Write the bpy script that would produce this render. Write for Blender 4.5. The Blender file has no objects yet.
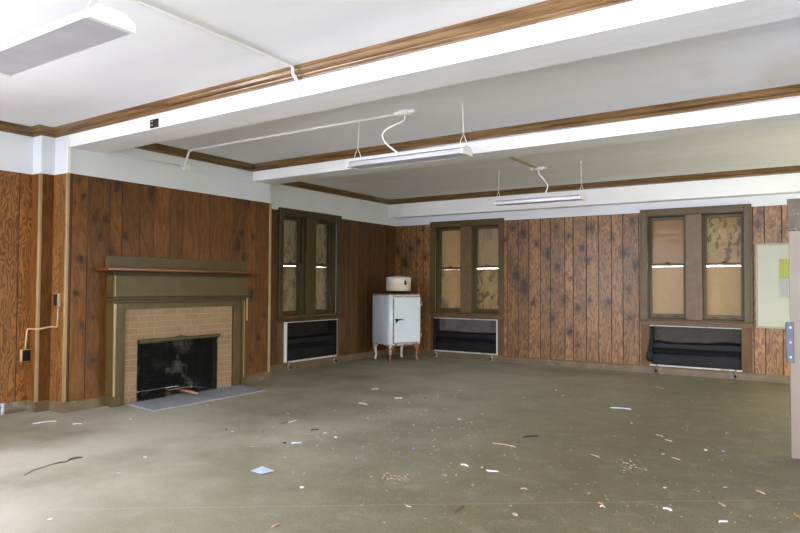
import bpy, bmesh, math, random
from mathutils import Vector, Matrix, noise as mnoise
random.seed(7)
C = bpy.context.scene.collection
PI = math.pi

# ------------------------------------------------------------------ camera
CAMZ, FPX = 1.3102, 645.43
YAW, PITCH, ROLL = -0.5863, 0.0288, 0.0053
def cam_axes():
    f = Vector((math.sin(YAW)*math.cos(PITCH), math.cos(YAW)*math.cos(PITCH), math.sin(PITCH)))
    r = Vector((math.cos(YAW), -math.sin(YAW), 0)); u = r.cross(f)
    c, s = math.cos(ROLL), math.sin(ROLL)
    return c*r+s*u, -s*r+c*u, f
AR, AU, AF = cam_axes()
def ray(x, y): return AF + AR*((x-400)/FPX) + AU*((266.5-y)/FPX)
def on(x, y, axis, v):                       # a pixel measured on the photo -> a place on a known plane of the room
    o = Vector((0, 0, CAMZ)); d = ray(x, y); return o + d*((v-o[axis])/d[axis])
def flr(x, y): return on(x, y, 2, 0.0)
cam = bpy.data.cameras.new('camera'); co = bpy.data.objects.new('camera', cam); C.objects.link(co)
co.matrix_world = Matrix(((AR.x, AU.x, -AF.x, 0), (AR.y, AU.y, -AF.y, 0), (AR.z, AU.z, -AF.z, CAMZ), (0, 0, 0, 1)))
cam.sensor_width = 36; cam.lens = FPX/800*36; cam.clip_start = 0.05; cam.clip_end = 200
bpy.context.scene.camera = co

# ------------------------------------------------------------------ room measures
XB, XW, XA, XP = -6.474, -6.938, -6.90, -6.736      # chimney breast, window wall, front left wall, pilaster faces
YB0, YB1, YK = 3.60, 6.47, 10.29                    # breast ends, back wall
HP, ZC, ZS = 2.44, 2.925, 2.705                     # top of panelling, ceiling, beam soffit
XR, YF = 2.0, -2.8                                  # right wall, front wall
def yb(x, y0): return y0 - 0.015*(x-XB)             # the beams run a touch out of square

# ------------------------------------------------------------------ mesh helper
class MB:
    def __init__(s): s.v, s.f, s.m, s.uv, s.sm = [], [], [], [], []
    def face(s, pts, mat=0, uv=None, smooth=False):
        n = len(s.v); s.v += [Vector(p) for p in pts]; s.f.append(list(range(n, n+len(pts)))); s.m.append(mat); s.uv.append(uv); s.sm.append(smooth)
    def add(s, verts, faces, mat=0, smooth=False):
        n = len(s.v); s.v += [Vector(p) for p in verts]
        for f in faces: s.f.append([n+i for i in f]); s.m.append(mat); s.uv.append(None); s.sm.append(smooth)
        return s
    def box(s, x0, y0, z0, x1, y1, z1, mat=0):
        v = [(x, y, z) for z in (z0, z1) for y in (y0, y1) for x in (x0, x1)]
        return s.add(v, [(0, 2, 3, 1), (4, 5, 7, 6), (0, 1, 5, 4), (2, 6, 7, 3), (0, 4, 6, 2), (1, 3, 7, 5)], mat)
    def cbox(s, x0, y0, z0, x1, y1, z1, b=0.004, mat=0):          # box with chamfered edges
        P = []
        for z in (z0, z1):
            for y in (y0, y1):
                for x in (x0, x1):
                    dx = b if x == x0 else -b; dy = b if y == y0 else -b; dz = b if z == z0 else -b
                    P += [(x, y+dy, z+dz), (x+dx, y, z+dz), (x+dx, y+dy, z)]
        i = lambda a, k: a*3+k
        F = [(i(0,0),i(4,0),i(6,0),i(2,0)), (i(1,0),i(3,0),i(7,0),i(5,0)), (i(0,1),i(1,1),i(5,1),i(4,1)), (i(2,1),i(6,1),i(7,1),i(3,1)),
             (i(0,2),i(2,2),i(3,2),i(1,2)), (i(4,2),i(5,2),i(7,2),i(6,2))]
        for a, b_, k1, k2 in [(0,4,0,1),(1,5,0,1),(2,6,0,1),(3,7,0,1),(0,2,0,2),(1,3,0,2),(4,6,0,2),(5,7,0,2),(0,1,1,2),(2,3,1,2),(4,5,1,2),(6,7,1,2)]:
            F.append((i(a,k1), i(a,k2), i(b_,k2), i(b_,k1)))
        for a in range(8): F.append((i(a,0), i(a,1), i(a,2)))
        return s.add(P, F, mat)
    def prism(s, poly, vec, mat=0, smooth=False):                  # polygon (3-D points) pushed along vec
        n = len(poly); vec = Vector(vec); P = [Vector(p) for p in poly]
        F = [tuple(range(n-1, -1, -1)), tuple(range(n, 2*n))] + [(i, (i+1) % n, n+(i+1) % n, n+i) for i in range(n)]
        return s.add(P+[p+vec for p in P], F, mat, smooth)
    def tube(s, pts, r, n=10, mat=0, caps=True):
        pts = [Vector(p) for p in pts]; rs = r if isinstance(r, (list, tuple)) else [r]*len(pts)
        V, F = [], []; up = None
        for k, p in enumerate(pts):
            t = (pts[min(k+1, len(pts)-1)] - pts[max(k-1, 0)]).normalized()
            if up is None: up = Vector((0, 0, 1)) if abs(t.z) < .9 else Vector((1, 0, 0))
            a = t.cross(up).normalized(); b = a.cross(t).normalized(); up = b
            V += [p + (a*math.cos(2*PI*j/n) + b*math.sin(2*PI*j/n))*rs[k] for j in range(n)]
        for k in range(len(pts)-1):
            F += [(k*n+j, k*n+(j+1) % n, (k+1)*n+(j+1) % n, (k+1)*n+j) for j in range(n)]
        s.add(V, F, mat, True)
        if caps:
            e = len(s.v)-len(V); L = (len(pts)-1)*n
            s.f += [[e+j for j in range(n-1, -1, -1)], [e+L+j for j in range(n)]]; s.m += [mat]*2; s.uv += [None]*2; s.sm += [False]*2
        return s
    def lathe(s, prof, c, n=40, mat=0, smooth=True):               # profile of (radius, z) about the vertical axis through c
        V, F = [], []
        for r, z in prof: V += [(c[0]+r*math.cos(2*PI*j/n), c[1]+r*math.sin(2*PI*j/n), c[2]+z) for j in range(n)]
        for k in range(len(prof)-1): F += [(k*n+j, k*n+(j+1) % n, (k+1)*n+(j+1) % n, (k+1)*n+j) for j in range(n)]
        F += [tuple(range(n-1, -1, -1)), tuple((len(prof)-1)*n+j for j in range(n))]
        return s.add(V, F, mat, smooth)
    def build(s, name, mats, parent=None, org=None, recalc=True):
        o0 = Vector(org) if org is not None else (parent.location.copy() if parent is not None and parent.get('_world') else Vector((0, 0, 0)))
        me = bpy.data.meshes.new(name); me.from_pydata([tuple(p-o0) for p in s.v], [], s.f)
        for m in (mats if isinstance(mats, (list, tuple)) else [mats]): me.materials.append(m)
        for p, mi, sm in zip(me.polygons, s.m, s.sm): p.material_index = mi; p.use_smooth = sm
        if any(u is not None for u in s.uv):
            l0 = me.uv_layers.new(name='UVMap'); l1 = me.uv_layers.new(name='tone')
            for p, u in zip(me.polygons, s.uv):
                if u is None: continue
                for li, q in zip(p.loop_indices, u[0]): l0.data[li].uv = q; l1.data[li].uv = u[1]
        if recalc:
            bm = bmesh.new(); bm.from_mesh(me); bmesh.ops.recalc_face_normals(bm, faces=bm.faces); bm.to_mesh(me); bm.free()
        o = bpy.data.objects.new(name, me); C.objects.link(o)
        if parent is not None:
            o.parent = parent
        elif org is not None: o.location = o0
        return o
def thing(name, label, cat, loc=(0, 0, 0), rz=0, group=None, world=True):
    o = bpy.data.objects.new(name, None); C.objects.link(o); o.location = loc; o.rotation_euler = (0, 0, rz); o.empty_display_size = .1
    o['_world'] = 1 if world and rz == 0 else 0
    o['label'] = label; o['category'] = cat
    if group: o['group'] = group
    return o
def tag(o, label, cat, group=None):
    o['label'] = label; o['category'] = cat
    if group: o['group'] = group
    return o
def struct(o): o['kind'] = 'structure'; return o

# ------------------------------------------------------------------ material helper
class NT:
    def __init__(s, name):
        s.mat = bpy.data.materials.new(name); s.mat.use_nodes = True; s.t = s.mat.node_tree; s.N = s.t.nodes; s.L = s.t.links
        s.b = s.N['Principled BSDF']; s.out = s.N['Material Output']
    def n(s, typ, ins=None, **kw):
        x = s.N.new(typ)
        for k, v in kw.items(): setattr(x, k, v)
        for k, v in (ins or {}).items(): s.set(x.inputs[k], v)
        return x
    def set(s, sock, v):
        if hasattr(v, 'is_output'): s.L.new(v, sock)
        elif isinstance(v, (tuple, list)) and len(v) == 3 and sock.type == 'RGBA': sock.default_value = (*v, 1)
        else: sock.default_value = v
    def math(s, op, a, b=0.0, c=0.0, clamp=False):
        x = s.n('ShaderNodeMath', operation=op, use_clamp=clamp)
        for i, v in enumerate((a, b, c)): s.set(x.inputs[i], v)
        return x.outputs[0]
    def vmath(s, op, a, b=(0, 0, 0)):
        x = s.n('ShaderNodeVectorMath', operation=op); s.set(x.inputs[0], a); s.set(x.inputs[1], b); return x
    def noise(s, vec, scale, detail=3, rough=.5, dist=0):
        x = s.n('ShaderNodeTexNoise', {'Scale': scale, 'Detail': detail, 'Roughness': rough, 'Distortion': dist}); s.L.new(vec, x.inputs['Vector']); return x.outputs[0]
    def ramp(s, f, a, b, lo=0.0, hi=1.0):
        x = s.n('ShaderNodeMapRange', clamp=True); s.set(x.inputs[0], f)
        for i, v in zip((1, 2, 3, 4), (a, b, lo, hi)): s.set(x.inputs[i], v)
        return x.outputs[0]
    def mix(s, f, a, b, mode='MIX'):
        x = s.n('ShaderNodeMix', data_type='RGBA', blend_type=mode); s.set(x.inputs[0], f); s.set(x.inputs[6], a); s.set(x.inputs[7], b); return x.outputs[2]
    def coord(s, which='Object'):
        return s.n('ShaderNodeTexCoord').outputs[which]
    def scale(s, vec, sc): return s.vmath('MULTIPLY', vec, sc).outputs[0]
    def bump(s, h, st=.3, d=.01):
        x = s.n('ShaderNodeBump', {'Strength': st, 'Distance': d}); s.L.new(h, x.inputs['Height']); s.L.new(x.outputs[0], s.b.inputs['Normal'])
    def fin(s, col=None, rough=None, metal=0, spec=.5):
        if col is not None: s.set(s.b.inputs['Base Color'], col)
        if rough is not None: s.set(s.b.inputs['Roughness'], rough)
        s.b.inputs['Metallic'].default_value = metal; s.b.inputs['Specular IOR Level'].default_value = spec
        return s.mat
def paint(name, col, rough=.5, var=.12, sc=3.0, bump=.1, metal=0, spec=.5, dirt=None, dirt_at=(.6, .75), dsc=4.0):
    m = NT(name); c = m.coord(); n1 = m.noise(c, sc, 4)
    k = m.mix(m.ramp(n1, .3, .7), tuple(x*(1-var) for x in col), tuple(min(1, x*(1+var)) for x in col))
    if dirt: k = m.mix(m.ramp(m.noise(c, dsc, 6, .65), *dirt_at), k, dirt)
    if bump: m.bump(m.noise(c, 60, 3), bump, .004)
    return m.fin(k, rough, metal, spec)

def panel_wood(name, dark, light, groove, knots=(), axis='x', ring=9.0, vor=0.0, rough=.42, grain=.5, contrast=1.0, knotcol=(.028, .011, .005), spec=.5, knot_dark=.9):
    """grooved plywood panelling: u runs along the wall and v up it, both in metres"""
    m = NT(name)
    uv = m.n('ShaderNodeUVMap', uv_map='UVMap').outputs[0]; tone = m.n('ShaderNodeUVMap', uv_map='tone').outputs[0]
    su = m.n('ShaderNodeSeparateXYZ'); m.L.new(uv, su.inputs[0]); st = m.n('ShaderNodeSeparateXYZ'); m.L.new(tone, st.inputs[0])
    U, V, T, G = su.outputs[0], su.outputs[1], st.outputs[0], st.outputs[1]
    sh = m.n('ShaderNodeCombineXYZ', {0: m.math('MULTIPLY', T, 31.0), 1: m.math('MULTIPLY', T, 17.0)}).outputs[0]
    P = m.vmath('ADD', uv, sh).outputs[0]
    n1 = m.noise(m.scale(P, (5.0, 1.15, 1)), 1.0, 4, .52)
    kf = None
    wob = m.n('ShaderNodeTexNoise', {'Scale': 9.0, 'Detail': 2.0}); m.L.new(uv, wob.inputs['Vector'])
    uvw = m.vmath('ADD', uv, m.vmath('MULTIPLY', m.vmath('SUBTRACT', wob.outputs['Color'], (.5, .5, .5)).outputs[0], (.08, .12, 0)).outputs[0]).outputs[0]
    wob2 = m.n('ShaderNodeTexNoise', {'Scale': 34.0, 'Detail': 3.0}); m.L.new(m.scale(uv, (1.3, .55, 1)), wob2.inputs['Vector'])
    uvw = m.vmath('ADD', uvw, m.vmath('MULTIPLY', m.vmath('SUBTRACT', wob2.outputs['Color'], (.5, .5, .5)).outputs[0], (.10, .12, 0)).outputs[0]).outputs[0]
    for (ku, kv, kr, ks) in [(a, b, c*1.3, e) for a, b, c, e in knots]:
        d = m.vmath('MULTIPLY', m.vmath('SUBTRACT', uvw, (ku, kv, 0)).outputs[0], (1/kr, 1/(kr*ks), 0))
        ln = m.vmath('LENGTH', d.outputs[0]).outputs['Value']
        g = m.ramp(ln, 1.0, .0, 0, 1)
        kf = g if kf is None else m.math('MAXIMUM', kf, g)
    if vor:
        vt = m.n('ShaderNodeTexVoronoi', {'Scale': 1.0}); m.L.new(m.scale(m.vmath('ADD', uvw, sh).outputs[0], (5.0*vor, 2.4*vor, 1)), vt.inputs['Vector'])
        g = m.ramp(vt.outputs['Distance'], .30, .03, 0, 1)
        pick = m.ramp(m.n('ShaderNodeSeparateColor', {0: vt.outputs['Color']}).outputs[0], .45, .5)
        g = m.math('MULTIPLY', g, pick); kf = g if kf is None else m.math('MAXIMUM', kf, g)
    if kf is None: kf = 0.0
    rings = m.math('ADD', m.math('MULTIPLY', n1, ring), m.math('MULTIPLY', U, 6.0))
    rings = m.math('ADD', rings, m.math('MULTIPLY', kf, 1.0))
    s = m.math('SINE', m.math('MULTIPLY', rings, 6.283))
    s = m.ramp(s, -1, .9)
    fine = m.noise(m.scale(P, (90, 5, 1)), 1.0, 3, .6)
    f = m.math('ADD', m.math('MULTIPLY', s, grain), m.math('MULTIPLY', fine, 1-grain))
    f = m.ramp(f, .5-.4/contrast, .5+.4/contrast)
    col = m.mix(f, dark, light)
    cloud = m.noise(m.scale(P, (3, 1.2, 1)), 1.3, 3)
    col = m.mix(1.0, col, m.n('ShaderNodeCombineColor', {0: m.ramp(cloud, .3, .7, .82, 1.12), 1: m.ramp(cloud, .3, .7, .80, 1.1), 2: m.ramp(cloud, .3, .7, .78, 1.08)}).outputs[0], 'MULTIPLY')
    tn = m.ramp(T, 0, 1, .80, 1.18)
    col = m.mix(1.0, col, m.n('ShaderNodeCombineColor', {0: tn, 1: tn, 2: tn}).outputs[0], 'MULTIPLY')
    if not isinstance(kf, float):
        core = m.math('ADD', m.math('MULTIPLY', kf, .55), m.math('MULTIPLY', m.math('SUBTRACT', m.noise(m.scale(P, (26, 9, 1)), 1.0, 3, .6), .5), m.math('MULTIPLY', kf, 1.3)))
        core = m.math('ADD', core, m.ramp(kf, .45, .85, 0, .6))
        col = m.mix(m.math('MULTIPLY', core, knot_dark, clamp=True), col, knotcol)
    col = m.mix(G, col, groove)
    m.bump(m.math('ADD', s, fine), .12, .002)
    return m.fin(col, m.ramp(fine, .3, .7, rough-.06, rough+.1), 0, spec)
# ------------------------------------------------------------------ materials
def kn(lst, x0, y0, sc, axis, plane):
    out = []
    for (x, y, r, s) in lst:
        p = on(x0+x/sc, y0+y/sc, axis, plane); out.append((p.x if axis == 1 else p.y, p.z, r, s))
    return out
K_BACK = kn([(62,140,.10,1.5),(35,125,.07,1.4),(98,168,.07,1.6),(148,122,.08,1.6),(182,150,.07,1.2),(218,180,.10,1.4),(128,198,.10,1.5),(153,232,.09,1.5),(233,212,.10,1.3),
  (42,255,.14,1.3),(66,285,.14,2.2),(138,288,.08,1.4),(173,318,.09,1.4),(207,338,.11,1.2),(88,325,.07,1.4),(140,368,.10,1.6),(188,262,.06,1.2),(240,130,.12,1.5),(297,155,.07,1.5),
  (332,195,.11,1.6),(362,228,.09,1.4),(343,290,.08,1.5),(290,325,.10,1.2),(345,370,.09,1.2),(185,405,.10,1.5),(207,440,.07,1.3),(240,320,.06,1.6),(352,112,.08,1.4),(15,155,.07,1.3)], 500, 180, 2.6625, 1, YK)
K_BACK += kn([(470,345,.13,2.0),(505,260,.09,1.4),(415,270,.10,1.6),(600,310,.08,1.5),(590,130,.07,1.3),(560,215,.09,2.0)], 335, 210, 6.66, 1, YK)
K_BACK += kn([(97,395,.10,1.8),(170,400,.05,1.2),(215,440,.05,1.2),(110,330,.07,1.6)], 740, 150, 5.33, 1, YK)
K_BR = kn([(97,80,.05,1.3),(123,168,.05,1.4),(182,278,.06,1.4),(215,370,.06,1.7),(240,295,.05,1.8),(270,455,.07,1.8),(108,515,.05,1.4),(490,140,.08,2.4),(345,370,.05,1.5),(305,110,.07,2.4),(75,205,.03,1.2),(225,75,.07,.8)], 60, 165, 5.33, 0, XB)
K_BR += kn([(365,270,.05,1.2),(385,340,.09,1.8),(440,125,.08,1.6),(420,410,.07,1.6),(385,105,.07,.9),(465,300,.07,1.8),(410,285,.06,1.6)], 165, 180, 5.33, 0, XB)
K_BR += kn([(148,240,.07,1.2),(182,190,.05,1.3),(170,425,.08,1.3),(150,360,.06,1.6),(170,345,.05,1.2),(140,300,.05,1.4)], 0, 130, 1.84, 0, XB)
K_BR += kn([(480,180,.08,2.0),(500,300,.06,1.6),(478,360,.06,1.6),(515,240,.05,1.6)], 80, 230, 2.805, 0, XB)

M = {}
M['wood_back'] = panel_wood('panel_back', (.105,.048,.016), (.29,.155,.057), (.025,.011,.005), K_BACK, ring=13, grain=.52, rough=.36, spec=.42, contrast=1.2)
M['wood_breast'] = panel_wood('panel_breast', (.080,.027,.005), (.180,.070,.015), (.03,.012,.005), K_BR, ring=8, grain=.42, rough=.45, knot_dark=.95, spec=.3)
M['wood_window_wall'] = panel_wood('panel_window_wall', (.054,.022,.007), (.105,.046,.015), (.03,.014,.006), (), ring=8, grain=.42, rough=.45, vor=.8, spec=.3)
M['wood_front'] = panel_wood('panel_front', (.125,.046,.009), (.285,.125,.031), (.05,.018,.006), (), ring=19, grain=.8, rough=.45, contrast=1.15, spec=.3)
M['plain_wood'] = panel_wood('plain_wood', (.078,.037,.014), (.135,.071,.028), (.05,.02,.01), (), ring=4, grain=.3, rough=.5, spec=.3)
M['white'] = paint('white_wall_paint', (.80,.81,.82), .55, .03, 2.0, .15)
M['dado'] = paint('white_upper_wall', (.66,.685,.745), .55, .04, 1.5, .15)

m = NT('ceiling_plaster'); c = m.coord()
n1 = m.noise(m.scale(c, (.8, 2.2, 1)), 1.0, 5, .6); n2 = m.noise(c, 25, 4)
k = m.mix(m.ramp(n1, .3, .7), (.76,.78,.83), (.83,.845,.885))
k = m.mix(m.ramp(m.noise(c, .55, 3, .5, .6), .60, .68, 0, .5), k, (.58,.535,.45))
m.bump(m.math('ADD', n2, n1), .10, .006); M['ceiling'] = m.fin(k, .75, 0, .3)
m = NT('beam_plaster'); c = m.coord()
n1 = m.noise(m.scale(c, (2, 6, 6)), 1.0, 5, .65); k = m.mix(m.ramp(n1, .3, .7), (.75,.765,.79), (.82,.835,.86))
m.bump(m.noise(m.scale(c, (5, 20, 20)), 1.0, 4), .3, .006); M['beam'] = m.fin(k, .6, 0, .4)

# floor: olive vinyl under grey dust, with scuffs and worn pale spots
m = NT('dusty_vinyl'); c = m.coord()
big = m.noise(c, .42, 4, .55, .4); mid = m.noise(c, 1.7, 5, .6); fin = m.noise(c, 38, 4, .65)
sp = m.n('ShaderNodeSeparateXYZ'); m.L.new(c, sp.inputs[0])
side = m.ramp(m.math('ADD', m.math('ADD', sp.outputs[0], m.math('MULTIPLY', sp.outputs[1], -.10)), m.math('MULTIPLY', big, 2.2)), -3.3, -.9)   # shade over the right floor painted in: less pale dust, darker olive
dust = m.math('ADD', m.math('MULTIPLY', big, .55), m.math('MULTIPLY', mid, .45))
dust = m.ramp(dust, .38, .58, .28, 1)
dust = m.math('MULTIPLY', dust, m.math('SUBTRACT', 1.0, m.math('MULTIPLY', side, .9)))  # painted shade on the right also cuts the dust mask
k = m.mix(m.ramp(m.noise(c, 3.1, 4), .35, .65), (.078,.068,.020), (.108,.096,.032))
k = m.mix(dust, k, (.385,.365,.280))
k = m.mix(m.ramp(fin, .35, .75, 0, .22), k, (.36,.34,.29))
gr = m.noise(c, 95, 2, .7); k = m.mix(m.ramp(gr, .56, .72, 0, .5), k, (.42,.39,.33)); k = m.mix(m.ramp(gr, .44, .30, 0, .45), k, (.06,.055,.03))
k = m.mix(m.ramp(m.noise(c, 5.5, 5, .7), .52, .66, 0, .22), k, (.40,.375,.32))
sx = m.n('ShaderNodeVectorMath', operation='DISTANCE', ins={0: c, 1: (-3.85, 1.75, 0)}).outputs['Value']
sx2 = m.ramp(m.math('ADD', sx, m.math('MULTIPLY', mid, .7)), .95, .25)
k = m.mix(m.math('MULTIPLY', sx2, .45), k, (.55,.52,.48))
k = m.mix(m.ramp(m.noise(m.scale(c, (1, 2.5, 1)), 1.1, 6, .7), .66, .74, 0, .55), k, (.40,.385,.34))
sa, sb = flr(115, 508), flr(500, 503); sn = Vector((sa.y-sb.y, sb.x-sa.x, 0)).normalized()
dd = m.vmath('DOT_PRODUCT', m.vmath('SUBTRACT', c, tuple(sa)).outputs[0], tuple(sn)).outputs['Value']
k = m.mix(m.ramp(m.math('ABSOLUTE', m.math('ADD', dd, m.math('MULTIPLY', mid, .02))), .002, .008, .35, 0), k, (.42,.41,.36))
m.bump(m.math('ADD', fin, mid), .22, .004)
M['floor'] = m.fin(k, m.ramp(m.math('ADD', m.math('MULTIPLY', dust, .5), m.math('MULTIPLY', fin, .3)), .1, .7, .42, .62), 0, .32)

def trimwood(name, a, b, rough=.28):
    m = NT(name); c = m.coord(); n = m.noise(m.scale(c, (1.2, 1.2, 22)), 2.0, 4); 
    return (m.bump(n, .05, .002), m.fin(m.mix(m.ramp(n, .35, .65), a, b), rough, 0, .6))[1]
M['crown'] = trimwood('crown_varnish', (.095,.048,.017), (.20,.118,.050), .24)
M['olive'] = paint('olive_paint', (.078,.052,.014), .42, .14, 5, .1, spec=.4)
M['olive_dark'] = paint('olive_paint_dark', (.054,.038,.012), .42, .14, 5, .1, spec=.35)  # darker tone of the same olive paint
M['base'] = paint('baseboard_paint', (.125,.092,.048), .45, .16, 6, .1, dirt=(.24,.21,.16), dirt_at=(.58, .7))
M['mullion'] = paint('mullion_wood', (.118,.066,.025), .45, .22, 9, .1)
M['strip'] = paint('corner_strip_paint', (.33,.235,.12), .45, .12, 5, .05)
M['shelfwood'] = trimwood('mantel_red_wood', (.11,.028,.008), (.20,.058,.015), .3)
M['black'] = paint('black_plastic', (.010,.009,.008), .6, .2, 8, .05, spec=.25)
M['iron'] = paint('dark_iron', (.010,.010,.010), .6, .3, 10, .1, spec=.2)
M['fin'] = paint('dark_heater_fins', (.008,.0085,.011), .5, .3, 6, .05, spec=.2)
M['heater_grey'] = paint('heater_steel', (.12,.116,.108), .5, .25, 3, .05, spec=.25, dirt=(.06,.05,.036), dirt_at=(.5, .7))
M['heater_olive'] = paint('heater_back_plate', (.048,.043,.029), .5, .25, 3, .05, spec=.25, dirt=(.12,.11,.085), dirt_at=(.6, .75))
M['whitemetal'] = paint('white_metal', (.64,.68,.75), .35, .05, 4, .02)
M['frame_metal'] = paint('pale_frame_metal', (.50,.51,.50), .4, .12, 5, .05, dirt=(.18,.13,.09), dirt_at=(.58, .68))
M['lightmetal'] = paint('light_housing', (.74,.74,.73), .28, .03, 4, .0, spec=.6)
M['lightside'] = paint('light_reflector', (.50,.50,.53), .28, .04, 4, .0, metal=.8)
M['lens'] = paint('grey_light_diffuser', (.46,.47,.53), .35, .07, 5, .0)
M['conduit'] = paint('white_conduit', (.78,.78,.77), .4, .03, 4, .0)
M['beige_conduit'] = paint('beige_raceway', (.40,.29,.15), .45, .08, 5, .0)
M['blueplate'] = paint('blue_grey_steel', (.078,.094,.122), .45, .12, 14, .05, spec=.3)
M['brass'] = paint('tarnished_brass', (.06,.048,.022), .4, .25, 10, .05, metal=.6)
M['slate'] = paint('hearth_slate', (.27,.285,.325), .6, .12, 4, .1, dirt=(.40,.40,.41), dirt_at=(.58, .72))
M['doorpaint'] = paint('door_pinkish_beige', (.185,.148,.112), .5, .07, 2.5, .05, dirt=(.175,.13,.09), dirt_at=(.62, .74))
M['barewood'] = paint('bare_brown_wood', (.10,.07,.05), .65, .3, 14, .3, dirt=(.24,.20,.165), dirt_at=(.58, .66), dsc=18)
M['board_green'] = paint('pale_green_board', (.38,.395,.32), .4, .04, 2, .0)
M['board_frame'] = paint('board_frame', (.31,.26,.19), .5, .1, 6, .05)
M['copper'] = paint('old_pipe', (.16,.13,.11), .4, .3, 12, .05, metal=.5)
M['steelpipe'] = paint('pale_pipe', (.36,.35,.33), .4, .25, 12, .05, metal=.4)
M['charred'] = paint('charred_wood', (.10,.055,.03), .7, .4, 9, .2)
M['freshwood'] = paint('split_wood', (.40,.22,.11), .65, .25, 9, .15)
M['ash'] = paint('ash', (.06,.06,.065), .85, .4, 9, .3)

# white enamel with rust at the edges
def enamel(name, rust=.5, base=(.60,.665,.76)):
    m = NT(name); c = m.coord(); n = m.noise(c, 7, 6, .7); z = m.n('ShaderNodeSeparateXYZ'); m.L.new(c, z.inputs[0])
    lo = m.ramp(z.outputs[2], .34, .27, 0, .30*rust); hi = m.ramp(z.outputs[2], 1.09, 1.15, 0, .24*rust)
    f = m.ramp(m.math('ADD', n, m.math('ADD', lo, hi)), .66, .74)
    k = m.mix(m.ramp(m.noise(c, 3, 3), .3, .7), base, tuple(x*.93 for x in base)); k = m.mix(f, k, (.20,.085,.035))
    return m.fin(k, m.ramp(f, 0, 1, .25, .75), 0, .5)
M['enamel'] = enamel('white_enamel', .75)
M['enamel_door'] = enamel('white_enamel_door', .35, (.63,.69,.785))
M['rust'] = paint('rusty_leg_enamel', (.23,.105,.055), .65, .25, 14, .2, dirt=(.62,.60,.57), dirt_at=(.56, .64), dsc=16)
M['leg_white'] = paint('chipped_leg_enamel', (.58,.57,.56), .4, .06, 8, .05, dirt=(.22,.10,.05), dirt_at=(.6, .68), dsc=14)
m = NT('monitor_top_enamel'); c = m.coord(); z = m.n('ShaderNodeSeparateXYZ'); m.L.new(c, z.inputs[0])
n = m.noise(m.scale(c, (6, 6, 26)), 1.0, 5, .7)
b1 = m.math('SUBTRACT', 1.0, m.ramp(m.math('ABSOLUTE', m.math('SUBTRACT', z.outputs[2], 1.325)), .01, .05)); b2 = m.math('SUBTRACT', 1.0, m.ramp(m.math('ABSOLUTE', m.math('SUBTRACT', z.outputs[2], 1.225)), .005, .03))
f = m.ramp(m.math('ADD', n, m.math('MULTIPLY', m.math('MAXIMUM', b1, b2), .16)), .58, .76, 0, .8)
k = m.mix(f, (.62,.60,.55), (.60,.47,.16)); M['monitor'] = m.fin(k, .35)

# brick
def brickmat(name, c1, c2, mortar, soot=None, axis='yz', sc=1.0):
    m = NT(name); c = m.coord(); s = m.n('ShaderNodeSeparateXYZ'); m.L.new(c, s.inputs[0])
    v = m.n('ShaderNodeCombineXYZ', {0: s.outputs[1] if axis == 'yz' else s.outputs[0], 1: s.outputs[2]}).outputs[0]
    b = m.n('ShaderNodeTexBrick', {'Scale': 1.0, 'Mortar Size': .006, 'Mortar Smooth': .3, 'Brick Width': .205*sc, 'Row Height': .068*sc, 'Color1': c1, 'Color2': c2, 'Mortar': mortar}); b.offset = .5
    m.L.new(v, b.inputs['Vector'])
    k = m.mix(m.ramp(m.noise(c, 8, 5, .6), .35, .7, 0, .35), b.outputs['Color'], tuple(x*.7 for x in c1))
    if soot: k = m.mix(m.ramp(m.noise(c, 3.2, 4, .6), *soot), k, (.012,.012,.012))
    m.bump(m.math('SUBTRACT', 1.0, b.outputs['Fac']), .5, .008); return m.fin(k, .8, 0, .3)
M['brick'] = brickmat('mantel_brick', (.31,.215,.130), (.275,.165,.10), (.36,.27,.18))
M['firebrick'] = brickmat('sooty_firebrick', (.24,.235,.24), (.17,.165,.165), (.06,.06,.06), (.36,.52), sc=1.25)
M['firewall'] = paint('soot', (.016,.015,.014), .9, .4, 6, .2)

# boards behind the windows
def ply(name, a, b, stain=None, sat=(.55, .66)):
    m = NT(name); c = m.coord(); n = m.noise(m.scale(c, (9, 9, 2.2)), 1.0, 4, .6, 1.2); s = m.ramp(m.math('SINE', m.math('MULTIPLY', n, 42.0)), -1, 1)
    k = m.mix(m.math('MULTIPLY', s, .45), a, b)
    if stain: k = m.mix(m.ramp(m.noise(m.scale(c, (3, 3, 2)), 1.0, 4, .6), *sat), k, stain)
    return m.fin(k, .7, 0, .3)
def osb(name, a, b, d, sc=1.0):
    m = NT(name); c = m.coord(); s = m.n('ShaderNodeSeparateXYZ'); m.L.new(c, s.inputs[0])
    p = m.n('ShaderNodeCombineXYZ', {0: m.math('ADD', s.outputs[0], s.outputs[1]), 1: s.outputs[2]}).outputs[0]
    w = m.n('ShaderNodeTexNoise', {'Scale': 7.0*sc, 'Detail': 2.0}); m.L.new(p, w.inputs['Vector'])
    q = m.vmath('ADD', p, m.scale(w.outputs['Color'], (.16, .16, 0))).outputs[0]
    v = m.n('ShaderNodeTexVoronoi', {'Scale': 1.0}); m.L.new(m.scale(q, (24*sc, 10*sc, 1)), v.inputs['Vector'])
    r = m.n('ShaderNodeSeparateColor', {0: v.outputs['Color']}).outputs
    k = m.mix(r[0], a, b); k = m.mix(m.ramp(r[1], .74, .8), k, d)
    k = m.mix(m.ramp(m.noise(m.scale(q, (60, 30, 1)), 1.0, 3), .3, .75, 0, .5), k, d)
    m.bump(r[2], .3, .004); return m.fin(k, .7, 0, .3)
M['ply_light'] = ply('plywood_pale', (.66,.38,.16), (.50,.27,.11), (.30,.18,.09), (.54, .64))
M['ply_brown'] = ply('plywood_brown', (.46,.24,.105), (.40,.20,.085))
M['ply_orange'] = ply('plywood_orange', (.64,.38,.145), (.55,.31,.115))
M['ply_stain'] = ply('plywood_stained', (.52,.33,.18), (.46,.28,.145), (.30,.20,.13), (.50, .62))
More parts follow.
